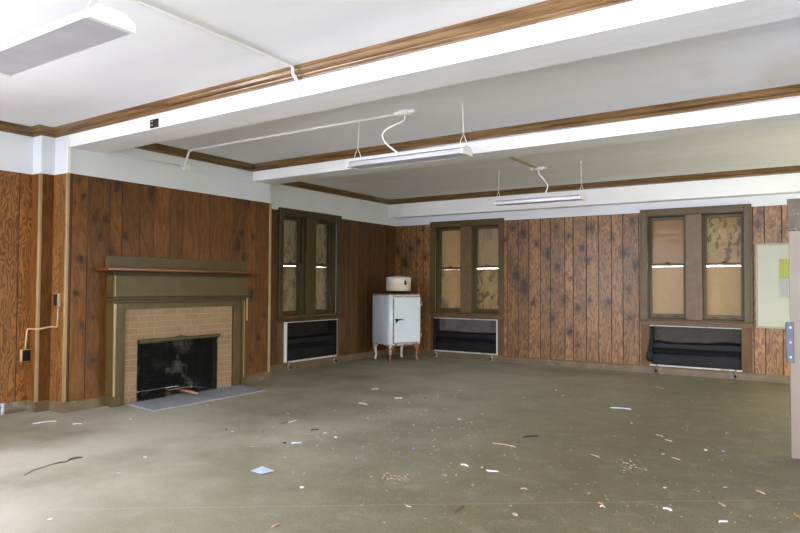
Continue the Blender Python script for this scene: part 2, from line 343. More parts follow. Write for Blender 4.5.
M['osb'] = osb('strand_board', (.68,.43,.17), (.44,.26,.10), (.20,.12,.05))
M['osb_dull'] = osb('strand_board_dull', (.46,.33,.19), (.36,.26,.15), (.20,.145,.09))

def glass(name, dust=.025):
    m = NT(name); m.N.remove(m.b)
    tr = m.n('ShaderNodeBsdfTransparent', {'Color': (.93,.95,.94)}); gl = m.n('ShaderNodeBsdfGlossy', {'Roughness': .03, 'Color': (1,1,1)}); df = m.n('ShaderNodeBsdfDiffuse', {'Color': (.5,.48,.44)})
    fc = m.n('ShaderNodeLayerWeight', {'Blend': .5}).outputs['Facing']; fr = m.math('ADD', .02, m.math('MULTIPLY', m.math('POWER', fc, 5.0), .5)); c = m.coord(); d = m.ramp(m.noise(c, 5, 5, .6), .4, .75, dust*.4, dust*2)
    a = m.n('ShaderNodeMixShader'); m.L.new(d, a.inputs[0]); m.L.new(tr.outputs[0], a.inputs[1]); m.L.new(df.outputs[0], a.inputs[2])
    b = m.n('ShaderNodeMixShader'); m.L.new(fr, b.inputs[0]); m.L.new(a.outputs[0], b.inputs[1]); m.L.new(gl.outputs[0], b.inputs[2])
    m.L.new(b.outputs[0], m.out.inputs[0]); return m.mat
M['glass'] = glass('dusty_glass')
m = NT('mesh_curtain'); c = m.coord(); tr = m.n('ShaderNodeBsdfTransparent'); mx = m.n('ShaderNodeMixShader', {0: .80}); m.set(m.b.inputs['Base Color'], (.006,.006,.006)); m.b.inputs['Roughness'].default_value = .8; m.b.inputs['Specular IOR Level'].default_value = .1
m.L.new(tr.outputs[0], mx.inputs[1]); m.L.new(m.b.outputs[0], mx.inputs[2]); m.L.new(mx.outputs[0], m.out.inputs[0]); M['chain'] = m.mat

# ------------------------------------------------------------------ shell helpers
def inside(a, b, c, d, holes): return any(h[0]-1e-6 <= a and b <= h[1]+1e-6 and h[2]-1e-6 <= c and d <= h[3]+1e-6 for h in holes)
def slab(B, axis, p0, p1, u0, u1, z0, z1, holes=(), mat=0):
    us = sorted({u0, u1, *[h[i] for h in holes for i in (0, 1) if u0 < h[i] < u1]}); zs = sorted({z0, z1, *[h[i] for h in holes for i in (2, 3) if z0 < h[i] < z1]})
    V, idx, F = [], {}, []
    def vid(i, j, k):
        if (i, j, k) not in idx:
            idx[(i, j, k)] = len(V); p = (p0, p1)[k]; V.append((us[i], p, zs[j]) if axis == 'x' else (p, us[i], zs[j]))
        return idx[(i, j, k)]
    full = lambda i, j: 0 <= i < len(us)-1 and 0 <= j < len(zs)-1 and not inside(us[i], us[i+1], zs[j], zs[j+1], holes)
    for i in range(len(us)-1):
        for j in range(len(zs)-1):
            if not full(i, j): continue
            for k in (0, 1): F.append((vid(i,j,k), vid(i+1,j,k), vid(i+1,j+1,k), vid(i,j+1,k)))
            if not full(i-1, j): F.append((vid(i,j,0), vid(i,j,1), vid(i,j+1,1), vid(i,j+1,0)))
            if not full(i+1, j): F.append((vid(i+1,j,0), vid(i+1,j,1), vid(i+1,j+1,1), vid(i+1,j+1,0)))
            if not full(i, j-1): F.append((vid(i,j,0), vid(i,j,1), vid(i+1,j,1), vid(i+1,j,0)))
            if not full(i, j+1): F.append((vid(i,j+1,0), vid(i,j+1,1), vid(i+1,j+1,1), vid(i+1,j+1,0)))
    B.add(V, F, mat)
def panelling(name, mat, parent, axis, plane, u0, u1, z0, z1, grooves, holes=(), gw=.0055, th=.007, seed=0):
    """one continuous grooved sheet, standing th proud of the wall"""
    rnd = random.Random(seed); out = -1 if axis == 'x' else 1
    gs = sorted(g for g in grooves if u0+.02 < g < u1-.02); us = {u0: 0, u1: 0}
    for h in holes:
        for u in h[:2]:
            if u0 < u < u1: us[u] = 0
    for g in gs: us[g-gw] = 0; us[g+gw] = 0; us[g] = 1
    ul = sorted(us); zs = sorted({z0, z1, *[h[i] for h in holes for i in (2, 3) if z0 < h[i] < z1]})
    tones = [rnd.random() for _ in range(len(gs)+1)]; B = MB(); V, idx = [], {}
    P = lambda u, d, z: (u, plane+out*d, z) if axis == 'x' else (plane+out*d, u, z)
    for i in range(len(ul)-1):
        a, b = ul[i], ul[i+1]; mid = (a+b)/2; t = tones[sum(g < mid for g in gs)]; isg = 1.0 if us[a] or us[b] else 0.0
        da, db = th-(.006 if us[a] else 0), th-(.006 if us[b] else 0)
        for j in range(len(zs)-1):
            c, d = zs[j], zs[j+1]
            if inside(a, b, c, d, holes): continue
            B.face([P(a, da, c), P(b, db, c), P(b, db, d), P(a, da, d)], 0, ([(a, c), (b, c), (b, d), (a, d)], (t, isg)))
    # edges back to the wall
    B.face([P(u0, 0, z1), P(u1, 0, z1), P(u1, th, z1), P(u0, th, z1)], 0, ([(u0, z1)]*4, (.5, 0)))
    B.face([P(u0, 0, z0), P(u0, th, z0), P(u0, th, z1), P(u0, 0, z1)], 0, ([(u0, z0)]*4, (.5, 0))); B.face([P(u1, 0, z0), P(u1, th, z0), P(u1, th, z1), P(u1, 0, z1)], 0, ([(u1, z0)]*4, (.5, 0)))
    o = B.build(name, mat, parent, recalc=False)
    me = o.data; bm = bmesh.new(); bm.from_mesh(me); bmesh.ops.remove_doubles(bm, verts=bm.verts, dist=1e-5); bm.to_mesh(me); bm.free(); return o
def sweep(B, path, prof, z, mat=0):
    """profile (out, up) along a plan path; the room lies to the right of the walking direction"""
    pts = [Vector((x, y)) for x, y in path]; n = len(prof); V, F = [], []
    for i, p in enumerate(pts):
        nr = []
        for a, b in ((i-1, i), (i, i+1)):
            if 0 <= a and b < len(pts): d = (pts[b]-pts[a]).normalized(); nr.append(Vector((d.y, -d.x)))
        if len(nr) == 2: mt = (nr[0]+nr[1]).normalized(); mt = mt/max(.2, mt.dot(nr[0]))
        else: mt = nr[0]
        V += [(p.x+mt.x*o, p.y+mt.y*o, z+h) for o, h in prof]
    for i in range(len(pts)-1): F += [(i*n+j, i*n+(j+1) % n, (i+1)*n+(j+1) % n, (i+1)*n+j) for j in range(n)]
    F += [tuple(range(n)), tuple(range(len(V)-1, len(V)-n-1, -1))]
    B.add(V, F, mat)
CROWN = [(0,0),(.014,0),(.016,.010),(.022,.016),(.022,.026),(.014,.029),(.016,.034),(.026,.040),(.036,.052),(.046,.070),(.056,.078),(.060,.084),(.060,.092),(0,.092)]
BASE = [(0,0),(.018,0),(.018,.085),(.012,.1),(.006,.106),(0,.106)]
# ------------------------------------------------------------------ the setting
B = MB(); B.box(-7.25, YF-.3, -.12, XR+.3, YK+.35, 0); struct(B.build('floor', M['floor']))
B = MB(); B.box(-7.25, YF-.3, ZC, XR+.3, YK+.35, ZC+.2); struct(B.build('ceiling', M['ceiling']))

GB = [on(x, 240, 1, YK).x for x in (402,411,417,424,507.5,518.4,529,540.6,550.7,565,573.3,586.5,598.5,611.6,623,639,753,764.5,782)] + [-.33,-.18,.03,.25,.4,.62,.85,1.0,1.2,1.45,1.65,1.8]
GL = [on(x, y, 0, XB).y for x, y in ((72,175),(88,178),(110,180),(122.5,182),(140,184),(154,186),(170.5,188),(183,190),(199.5,192),(210,194),(222,196),(233.5,197),(245.5,199),(255.5,200))]
GW = [on(x, 230, 0, XW).y for x in (346,351,357,366,372,376,384,390)] + [6.9]
W1 = (7.10, 8.59); W2 = (-6.145, -4.67); W3 = (-2.40, -.895)                # casings of the three boarded windows
H1 = (7.245, 8.53, .13, .73); H2 = (-6.075, -4.80, .115, .715); H3 = (-2.255, -1.035, .13, .722)
WZ0, WZ1 = .82, 2.38
def win_hole(w): return (w[0]+.085, w[1]-.085, WZ0, WZ1)

B = MB(); slab(B, 'x', YK, YK+.3, XW-.3, XR+.3, 0, ZC, [win_hole(W2), win_hole(W3), H2, H3]); wb = struct(B.build('wall_back', M['dado']))
def apron_hole(w): return (w[0]+.004, w[1]-.004, 0, 2.47)
panelling('panelling', M['wood_back'], wb, 'x', YK, XW, XR, .09, HP, GB, [apron_hole(W2), apron_hole(W3)], seed=3)
panelling('apron_panel', M['plain_wood'], wb, 'x', YK, W2[0]+.004, W2[1]-.004, .09, WZ0, [], [H2, (W2[0]-1, W2[0]+1e-4, 0, 3)][:1], seed=5)
panelling('apron_panel', M['plain_wood'], wb, 'x', YK, W3[0]+.004, W3[1]-.004, .09, WZ0, [], [H3], seed=6)
B = MB(); sweep(B, [(XW+.006, YK-.007), (XR, YK-.007)], BASE, 0); struct(B.build('baseboard_back', M['base']))
B = MB(); B.box(XW, YK-.23, 2.585, XR, YK-.0005, ZC); struct(B.build('beam_3', M['white']))     # boxed soffit along the back wall

LW = [(-2.4, -.5, .7, 2.6), (-.2, 1.0, .85, 2.35)]
B = MB(); slab(B, 'y', XA-.3, XA, YF-.3, 3.46, 0, ZC, LW); wl = struct(B.build('wall_left', M['dado']))
panelling('panelling', M['wood_front'], wl, 'y', XA, YF, 3.455, .09, HP, [3.329, 2.9, 2.55, -1.9, -2.3, .2, 2.4], [(h[0]-.1, h[1]+.1, h[2]-.1, 3) for h in LW], seed=11)
B = MB(); B.box(XA-.3, 3.46, 0, XP, 3.60, ZC); pl = struct(B.build('wall_left_pilaster', M['dado']))
p = panelling('panelling', M['wood_breast'], pl, 'x', 3.46, XA+.007, XP-.002, .09, HP, [], (), seed=2)
p = panelling('panelling', M['wood_breast'], pl, 'y', XP, 3.455, YB0-.008, .09, HP, [], (), seed=4)
OP = (4.36, 5.49, 0, .68)                                                      # firebox opening
B = MB(); slab(B, 'y', XB-.14, XB, YB0, YB1, 0, ZC, [OP]); B.box(XA-.3, YB0, 0, XB-.14, YB0+.1, ZC); B.box(XW-.3, YB1-.1, 0, XB-.14, YB1, ZC)
wc = struct(B.build('wall_left_chimney_breast', M['dado']))
panelling('panelling', M['wood_breast'], wc, 'y', XB, YB0-.006, YB1, .09, HP, GL, [(OP[0]-.15, OP[1]+.15, 0, 1.0)], seed=8)
panelling('panelling', M['wood_front'], wc, 'x', YB0, XP+.008, XB-.001, .09, HP, [-6.60], (), seed=9)
B = MB(); B.box(XW-.3, YB1, 0, XP, YB1+.13, ZC); struct(B.build('wall_left_far_pilaster', M['dado']))
B = MB(); slab(B, 'y', XW-.3, XW, YB1+.13, YK, 0, ZC, [win_hole(W1), H1]); ww = struct(B.build('wall_left_window_bay', M['dado']))
panelling('panelling', M['wood_window_wall'], ww, 'y', XW, YB1+.14, YK-.007, .09, HP, GW, [apron_hole(W1)], seed=14)
panelling('apron_panel', M['plain_wood'], ww, 'y', XW, W1[0]+.004, W1[1]-.004, .09, WZ0, [], [H1], seed=15)
B = MB(); sweep(B, [(XA+.007, YF), (XA+.007, 3.453), (XP+.007, 3.453), (XP+.007, YB0-.007), (XB+.007, YB0-.007), (XB+.007, 4.03)], BASE, 0); struct(B.build('baseboard_left', M['base']))
B = MB(); sweep(B, [(XB+.007, 5.94), (XB+.007, YB1+.007), (XP, YB1+.007)], BASE, 0); struct(B.build('baseboard_breast', M['base']))
B = MB(); sweep(B, [(XW+.007, YB1+.14), (XW+.007, YK-.026)], BASE, 0); struct(B.build('baseboard_window_bay', M['base']))

# beams
def beam(name, y0, y1, x0):
    B = MB(); P = [(x0, yb(x0, y0), ZS), (XR, yb(XR, y0), ZS), (XR, yb(XR, y1), ZS), (x0, yb(x0, y1), ZS)]
    B.prism(P, (0, 0, ZC-ZS)); return struct(B.build(name, M['beam']))
beam('beam_1', 3.601, 3.975, XA+.05); beam('beam_2', 6.14, 6.50, XB-.2)
# crown mouldings, one run for each bay of the ceiling
ZK = ZC-.0925
B = MB(); sweep(B, [(XA, YF), (XA, 3.46), (XP, 3.46), (XP, yb(XP, 3.601)), (XR, yb(XR, 3.601))], CROWN, ZK); struct(B.build('trim_1', M['crown']))
B = MB(); sweep(B, [(XB, yb(XB, 3.975)), (XB, yb(XB, 6.14)), (XR, yb(XR, 6.14))], CROWN, ZK); struct(B.build('trim_2', M['crown']))
B = MB(); sweep(B, [(XW, YB1+.13), (XW, YK-.23), (XR, YK-.23)], CROWN, ZK); struct(B.build('trim_3', M['crown']))
B = MB(); B.box(XB, 3.98, 2.70, XB+.012, 6.14, 2.712); struct(B.build('trim_4', M['dado']))          # ledge on the breast at soffit height
# corner strips
for k, (x, y, z1) in enumerate(((XP, 3.453, HP), (XB, YB0-.007, 2.70))):
    B = MB(); B.cbox(x-.016, y-.010, .10, x+.017, y, HP, .003); B.cbox(x+.0065, y, .10, x+.017, y+.018, HP, .003); B.tube([(x+.010, y-.005, .10), (x+.010, y-.005, HP)], .008, 10); struct(B.build('trim_%d' % (5+k), M['strip']))
B = MB(); B.cbox(XB+.0065, YB1-.03, .10, XB+.019, YB1+.012, HP, .003); struct(B.build('trim_7', M['strip']))
B = MB(); B.cbox(XB-.012, YB0-.016, HP+.002, XB+.014, YB0-.001, 2.79, .003); B.cbox(XB+.001, YB0-.001, HP+.002, XB+.014, YB0+.018, ZS-.002, .003); struct(B.build('trim_8', M['conduit']))

# the walls out of frame, with the openings that light the room
FW = [(-6.8, -5.6, .75, 2.6), (-1.7, -.15, .6, 2.6), (.1, 1.75, .6, 2.6)]
B = MB(); slab(B, 'x', YF-.3, YF, XA-.3, XR+.3, 0, ZC, FW); struct(B.build('wall_front', M['dado']))
RO = [(7.6, 9.7, 0.0, 1.95), (-1.9, 1.0, .7, 2.4)]
B = MB(); slab(B, 'y', XR, XR+.3, YF-.3, YK+.3, 0, ZC, RO); struct(B.build('wall_right', M['dado']))
B = MB(); B.box(.60, 5.76, 0, XR, 5.90, ZC); struct(B.build('wall_right_partition', M['dado']))
def casement(name, axis, p0, p1, h):
    B = MB(); um = (h[0]+h[1])/2; zm = (h[2]+h[3])/2
    for a, b, c, d in ((h[0], h[0]+.06, h[2], h[3]), (h[1]-.06, h[1], h[2], h[3]), (um-.05, um+.05, h[2], h[3]), (h[0]+.06, um-.05, h[2], h[2]+.06), (um+.05, h[1]-.06, h[2], h[2]+.06), (h[0]+.06, um-.05, h[3]-.06, h[3]), (um+.05, h[1]-.06, h[3]-.06, h[3]), (h[0]+.06, um-.05, zm-.025, zm+.025), (um+.05, h[1]-.06, zm-.025, zm+.025)):
        if axis == 'x': B.box(a, p0, c, b, p1, d)
        else: B.box(p0, a, c, p1, b, d)
    return struct(B.build(name, M['olive']))
n = 4
for h in FW: casement('window_%d' % n, 'x', YF-.12, YF-.07, h); n += 1
for h in LW: casement('window_%d' % n, 'y', XA-.12, XA-.07, h); n += 1
for h in RO[1:]: casement('window_%d' % n, 'y', XR+.07, XR+.12, h); n += 1
def portal(name, loc, rot, sx, sy):
    l = bpy.data.lights.new(name, 'AREA'); l.shape = 'RECTANGLE'; l.size = sx; l.size_y = sy; l.cycles.is_portal = True
    o = bpy.data.objects.new(name, l); C.objects.link(o); o.location = loc; o.rotation_euler = rot
for h in FW: portal('daylight_portal', ((h[0]+h[1])/2, YF-.2, (h[2]+h[3])/2), (PI/2, 0, 0), h[1]-h[0], h[3]-h[2])
for h in LW: portal('daylight_portal', (XA-.2, (h[0]+h[1])/2, (h[2]+h[3])/2), (0, -PI/2, 0), h[3]-h[2], h[1]-h[0])
for h in RO: portal('daylight_portal', (XR+.2, (h[0]+h[1])/2, (h[2]+h[3])/2), (0, PI/2, 0), h[3]-h[2], h[1]-h[0])

# ------------------------------------------------------------------ the boarded sash windows
def window(name, axis, plane, w, boards, gaps, frame='olive'):
    """boards: materials for (first upper, first lower, second upper, second lower); gaps: height of the slit of daylight between them"""
    root = bpy.data.objects.new(name, None); C.objects.link(root); root['kind'] = 'structure'
    root.location = ((w[0]+w[1])/2, plane, WZ0) if axis == 'x' else (plane, (w[0]+w[1])/2, WZ0); root['_world'] = 1
    def bx(B, u0, d0, z0, u1, d1, z1, b=.004):
        a = (u0, plane+d0, z0) if axis == 'x' else (plane-d1, u0, z0); c = (u1, plane+d1, z1) if axis == 'x' else (plane-d0, u1, z1)
        B.cbox(*a, *c, b)
    c0, c1 = w; o0, o1 = c0+.10, c1-.10; mid = (o0+o1)/2; ow = (o1-o0-.22)/2
    B = MB(); bx(B, c0, -.032, .80, o0, -.0005, 2.48); bx(B, o1, -.032, .80, c1, -.0005, 2.48); bx(B, o0, -.032, WZ1, o1, -.0005, 2.48)
    for a, b in ((c0, c0+.02), (c1-.02, c1)): bx(B, a, -.042, .80, b, -.0325, 2.48)
    bx(B, c0+.02, -.042, 2.455, c1-.02, -.0325, 2.48); B.build('casing', M[frame], root)
    B = MB(); bx(B, o0+ow, -.024, .8205, o1-ow, .225, WZ1-.001); B.build('mullion', M['mullion'] if axis == 'x' else M[frame], root)
    B = MB(); bx(B, c0-.02, -.072, .772, c1+.02, -.0005, .7995, .006); B.build('sill', M['mullion'] if axis == 'x' else M['olive_dark'], root)
    B = MB(); bx(B, c0+.01, -.022, .733, c1-.01, -.0075, .7715); B.build('apron', M['mullion'] if axis == 'x' else M['olive_dark'], root)
    for k, (a, b) in enumerate(((o0, o0+ow), (o1-ow, o1))):
        B = MB()
        if k == 0: bx(B, a, .0, .835, a+.014, .2, WZ1-.015)
        else: bx(B, b-.014, .0, .835, b, .2, WZ1-.015)
        bx(B, a, .0, WZ1-.0148, b, .2, WZ1-.0005); bx(B, a, .0, WZ0+.0005, b, .2, .8345)
        bx(B, a+.0142 if k == 0 else a+.0005, .045, .835, a+.026, .0625, WZ1-.015); bx(B, b-.026, .045, .835, b-.0142 if k == 1 else b-.0005, .0625, WZ1-.015)
        B.build('jamb', M['olive_dark'], root)
        g = gaps[k]; zr = g[1]+.012                                     # meeting rail sits just above the slit
        s0, s1 = a+.015, b-.015
        for (d0, d1, z0, z1, rb, rt) in ((.068, .098, .836, zr+.028, .062, .026), (.104, .134, zr, WZ1-.016, .024, .045)):
            B = MB(); st = .034; bx(B, s0, d0, z0, s0+st, d1, z1, .003); bx(B, s1-st, d0, z0, s1, d1, z1, .003); bx(B, s0+st, d0, z0, s1-st, d1, z0+rb, .003); bx(B, s0+st, d0, z1-rt, s1-st, d1, z1, .003)
            sh = B.build('sash', M[frame], root)
            B = MB(); dm = (d0+d1)/2; q = [(s0+st-.002, z0+rb-.002), (s1-st+.002, z0+rb-.002), (s1-st+.002, z1-rt+.002), (s0+st-.002, z1-rt+.002)]
            P = [((u, plane+dm-.0015, z) if axis == 'x' else (plane-dm+.0015, u, z)) for u, z in q]
            B.prism(P, (0, .003, 0) if axis == 'x' else (-.003, 0, 0)); pn = B.build('pane', M['glass'], sh, org=root.location)
            if rb == .062:
                B = MB(); um = (s0+s1)/2; bx(B, um-.028, .072, z1+.0005, um+.028, .096, z1+.012, .004); bx(B, um-.012, .064, z1+.0125, um+.022, .090, z1+.022, .003); B.build('sash_lock', M['iron'], sh, org=root.location)
                B = MB()
                for e in (-.13, .13): bx(B, um+e-.03, .056, z0+.018, um+e+.03, .0675, z0+.03, .003)
                B.build('sash_lift', M['iron'], sh, org=root.location)
        for z0, z1, mt in ((g[1], WZ1-.001, boards[2*k]), (WZ0+.001, g[0], boards[2*k+1])):
            B = MB(); bx(B, a+.001, .201, z0, b-.001, .213, z1, .002)
            ob = B.build('board', M[mt], root)
    return root
def slit(px, y0, y1, axis, pl): return (on(px, y1, axis, pl).z, on(px, y0, axis, pl).z)
window('window_1', 'y', XW, W1, ['osb_dull']*4, [slit(290, 265.9, 266.1, 0, XW-.2), slit(322, 267.1, 267.18, 0, XW-.2)], 'olive_dark')
window('window_2', 'x', YK, W2, ['ply_light', 'ply_light', 'ply_stain', 'osb'], [slit(450, 269.7, 269.73, 1, YK+.2), slit(490, 268.4, 268.6, 1, YK+.2)])
window('window_3', 'x', YK, W3, ['ply_brown', 'ply_orange', 'osb', 'ply_orange'], [slit(668, 266.4, 266.6, 1, YK+.2), slit(722, 265.7, 266.4, 1, YK+.2)])
# ------------------------------------------------------------------ fireplace mantel
XM = XB+.007
t = thing('fireplace', 'olive painted fireplace mantel with red-brown shelf and buff brick surround', 'fireplace', (XB+.1, 4.98, 0))
Y0, Y1 = 4.035, 5.925; XF = XB+.15
for a, b in ((Y0, Y0+.075), (Y1-.075, Y1)):
    B = MB(); B.cbox(XM, a, .0, XF, b, 1.10, .004); B.cbox(XM, a-.008, .0, XF+.008, b+.008, .11, .004); B.build('pilaster', M['olive'], t)
B = MB(); B.cbox(XM, Y0, 1.165, XF, Y1, 1.40, .004); B.build('frieze', M['olive'], t)
B = MB(); B.cbox(XM, Y0-.006, 1.1005, XF+.004, Y1+.006, 1.135, .004); B.cbox(XM, Y0-.012, 1.1355, XF+.022, Y1+.012, 1.1645, .006); B.build('architrave_molding', M['olive_dark'], t)
B = MB(); xi = XF-.028
B.cbox(XM, Y0+.0755, 0, xi, Y0+.155, 1.03, .004); B.cbox(XM, Y1-.205, 0, xi, Y1-.0755, 1.03, .004); B.cbox(XM, Y0+.0755, 1.0305, xi, Y1-.0755, 1.10, .004)
B.cbox(XM, Y0+.14, 0, xi+.012, Y0+.1555, 1.045, .004); B.cbox(XM, Y1-.2055, 0, xi+.012, Y1-.19, 1.045, .004)
B.build('inner_frame', M['olive'], t)
by0, by1 = Y0+.156, Y1-.206
B = MB(); slab(B, 'y', XM, XB+.098, by0, by1, 0, 1.03, [OP]); B.build('brick_surround', M['brick'], t)
B = MB(); B.cbox(XM, Y0-.012, 1.4005, XF+.018, Y1+.012, 1.418, .004); B.cbox(XM, Y0-.04, 1.4185, XF+.045, Y1+.04, 1.4435, .01); B.build('bed_molding', M['olive_dark'], t)
B = MB(); B.cbox(XM, Y0-.125, 1.444, XB+.25, Y1+.205, 1.482, .010); B.build('mantel_shelf', M['shelfwood'], t)
B = MB(); B.cbox(XM, Y0-.02, 1.4825, XM+.024, Y1+.11, 1.612, .004); B.build('backboard', M['olive'], t)
m0 = M['strip']
B = MB(); B.cbox(XF+.0085, Y0-.008, .84, XF+.024, Y0+.020, 1.095, .004); B.build('loose_edge_strip', m0, t)
B = MB(); B.cbox(XF+.0005, Y0+.004, .115, XF+.012, Y0+.024, .838, .002); B.cbox(XF+.0005, Y0+.006, 1.17, XF+.006, Y0+.018, 1.398, .002); B.build('edge_strip', m0, t)
B = MB(); B.cbox(XF+.0085, Y1-.03, .84, XF+.022, Y1-.008, 1.13, .004); B.build('loose_edge_strip', m0, t)
B = MB(); B.cbox(XF+.0085, Y1-.066, .115, XF+.014, Y1-.055, 1.09, .002); B.build('edge_strip', m0, t)
# firebox: splayed brick chamber set back in the breast
B = MB(); xo, xi = XB-.001, XB-.50
A_ = [(xo, OP[0]), (xi, OP[0]+.16), (xi, OP[1]-.16), (xo, OP[1])]
for i in range(3):
    a, b = A_[i], A_[i+1]; B.face([(a[0], a[1], 0.004), (b[0], b[1], 0.004), (b[0], b[1], .80), (a[0], a[1], .80)])
fb = B.build('firebox', M['firebrick'], t)
B = MB(); B.box(xi-.01, OP[0], -.001, xo, OP[1], .003); B.build('firebox_floor', M['ash'], t)
B = MB(); B.face([(xo-.13, OP[0], .68), (xo-.13, OP[1], .68), (xi, OP[1], .80), (xi, OP[0], .80)]); B.box(xi-.02, OP[0], .80, xo, OP[1], .81); B.build('firebox_throat', M['firewall'], t)
xr = XB+.128
B = MB(); B.cbox(XB+.099, OP[0]-.005, .655, xr+.012, OP[1]+.005, .692, .004); B.tube([(xr+.004, OP[0]+.02, .648), (xr+.004, OP[1]-.02, .648)], .006); rod = B.build('curtain_rod', M['brass'], t)
ym = (OP[0]+OP[1])/2-.02
B = MB(); pr = [(XB+.1405, ym-.09, .6925), (XB+.1405, ym-.05, .705), (XB+.1405, ym-.025, .703), (XB+.1405, ym, .718), (XB+.1405, ym+.025, .703), (XB+.1405, ym+.05, .705), (XB+.1405, ym+.09, .6925)]
B.prism(pr, (-.012, 0, 0)); B.build('rod_ornament', M['brass'], rod, org=t.location)
def curtain(a, b, sp, sd):
    rnd = random.Random(sd); B = MB(); V, F = [], []; nu, nz = 48, 14
    for j in range(nz+1):
        f = j/nz
        for i in range(nu+1):
            u = i/nu; y = a+(b-a)*u + sp*f*(u-.5)*.3; V.append((xr-.016+.013*math.sin(u*34+f*1.2+sd)+.005*math.sin(u*13+f*5), y, .646-f*.636))
    for j in range(nz):
        for i in range(nu): k = j*(nu+1)+i; F.append((k, k+1, k+nu+2, k+nu+1))
    B.add(V, F, 0, True); B.build('mesh_curtain', M['chain'], t)
curtain(OP[0]+.015, OP[0]+.36, .10, 1); curtain(OP[1]-.38, OP[1]-.02, .06, 2)
B = MB(); B.prism([(XB+.102, 4.22, .0005), (-5.775, 4.15, .0005), (-5.795, 5.73, .0005), (XB+.10, 5.86, .0005)], (0, 0, .012)); B.prism([(XB-.02, OP[0]+.002, .0035), (XB+.101, OP[0]+.002, .0035), (XB+.101, OP[1]-.002, .0035), (XB-.02, OP[1]-.002, .0035)], (0, 0, .009))
tag(B.build('hearth_slab', M['slate'], org=(-6.05, 5, 0)), 'flat grey slate hearth slab on the floor before the fireplace', 'hearth')
def stick(name, p0, p1, r, mat, label, cat='stick', group=None, nseg=6, seed=0):
    rnd = random.Random(seed); p0, p1 = Vector(p0), Vector(p1); B = MB(); pts, rs = [], []
    for k in range(nseg+1):
        f = k/nseg; p = p0.lerp(p1, f); pts.append(p+Vector((rnd.uniform(-1, 1), rnd.uniform(-1, 1), 0))*r*.35); rs.append(r*(.8+.4*rnd.random())*(.55 if k in (0, nseg) else 1))
    B.tube(pts, rs, 7); return tag(B.build(name, mat, org=(p0+p1)/2), label, cat, group)
Fp = lambda x, y, z=.015: on(x, y, 2, z)
stick('firewood_stick', Fp(177, 389, .045), Fp(197, 393.5, .05), .016, M['freshwood'], 'pale split stick lying across the front of the firebox')
stick('firewood_stick', Fp(154.5, 394, .045), Fp(170, 393, .045), .015, M['charred'], 'brown charred stick at the near end of the firebox', seed=3)
stick('firewood_stick', Fp(166, 390.5, .075), Fp(190, 386.5, .08), .012, M['charred'], 'thin dark stick leaning behind the pale split stick in the firebox', seed=5)
B = MB(); rnd = random.Random(5)
for k in range(170):
    x = rnd.uniform(XB-.38, XB+.06); y = rnd.gauss(4.93, .2)
    if not OP[0]+.1 < y < OP[1]-.1: continue
    s = rnd.uniform(.006, .022); c_ = Vector((x, y, .0128+s*.45)); B.add([c_+Vector((rnd.uniform(-1, 1), rnd.uniform(-1, 1), rnd.uniform(-.4, .5)))*s for _ in range(4)], [(0, 1, 2), (0, 2, 3), (0, 3, 1), (1, 3, 2)])
o = tag(B.build('cinders', M['iron'], org=(XB, 4.93, 0)), 'black cinders and ash heaped on the firebox floor', 'cinders'); o['kind'] = 'stuff'
B = MB(); q = [flr(x, y) for x, y in ((176, 390.5), (184, 387.5), (187, 389.5), (180, 392))]
for p in q: p.z = .036
B.prism(q, (0, 0, .003)); tag(B.build('paper_scrap', paint('blue_scrap', (.10, .16, .30), .6, .1), org=q[0]), 'blue paper scrap among the sticks in the firebox', 'paper')

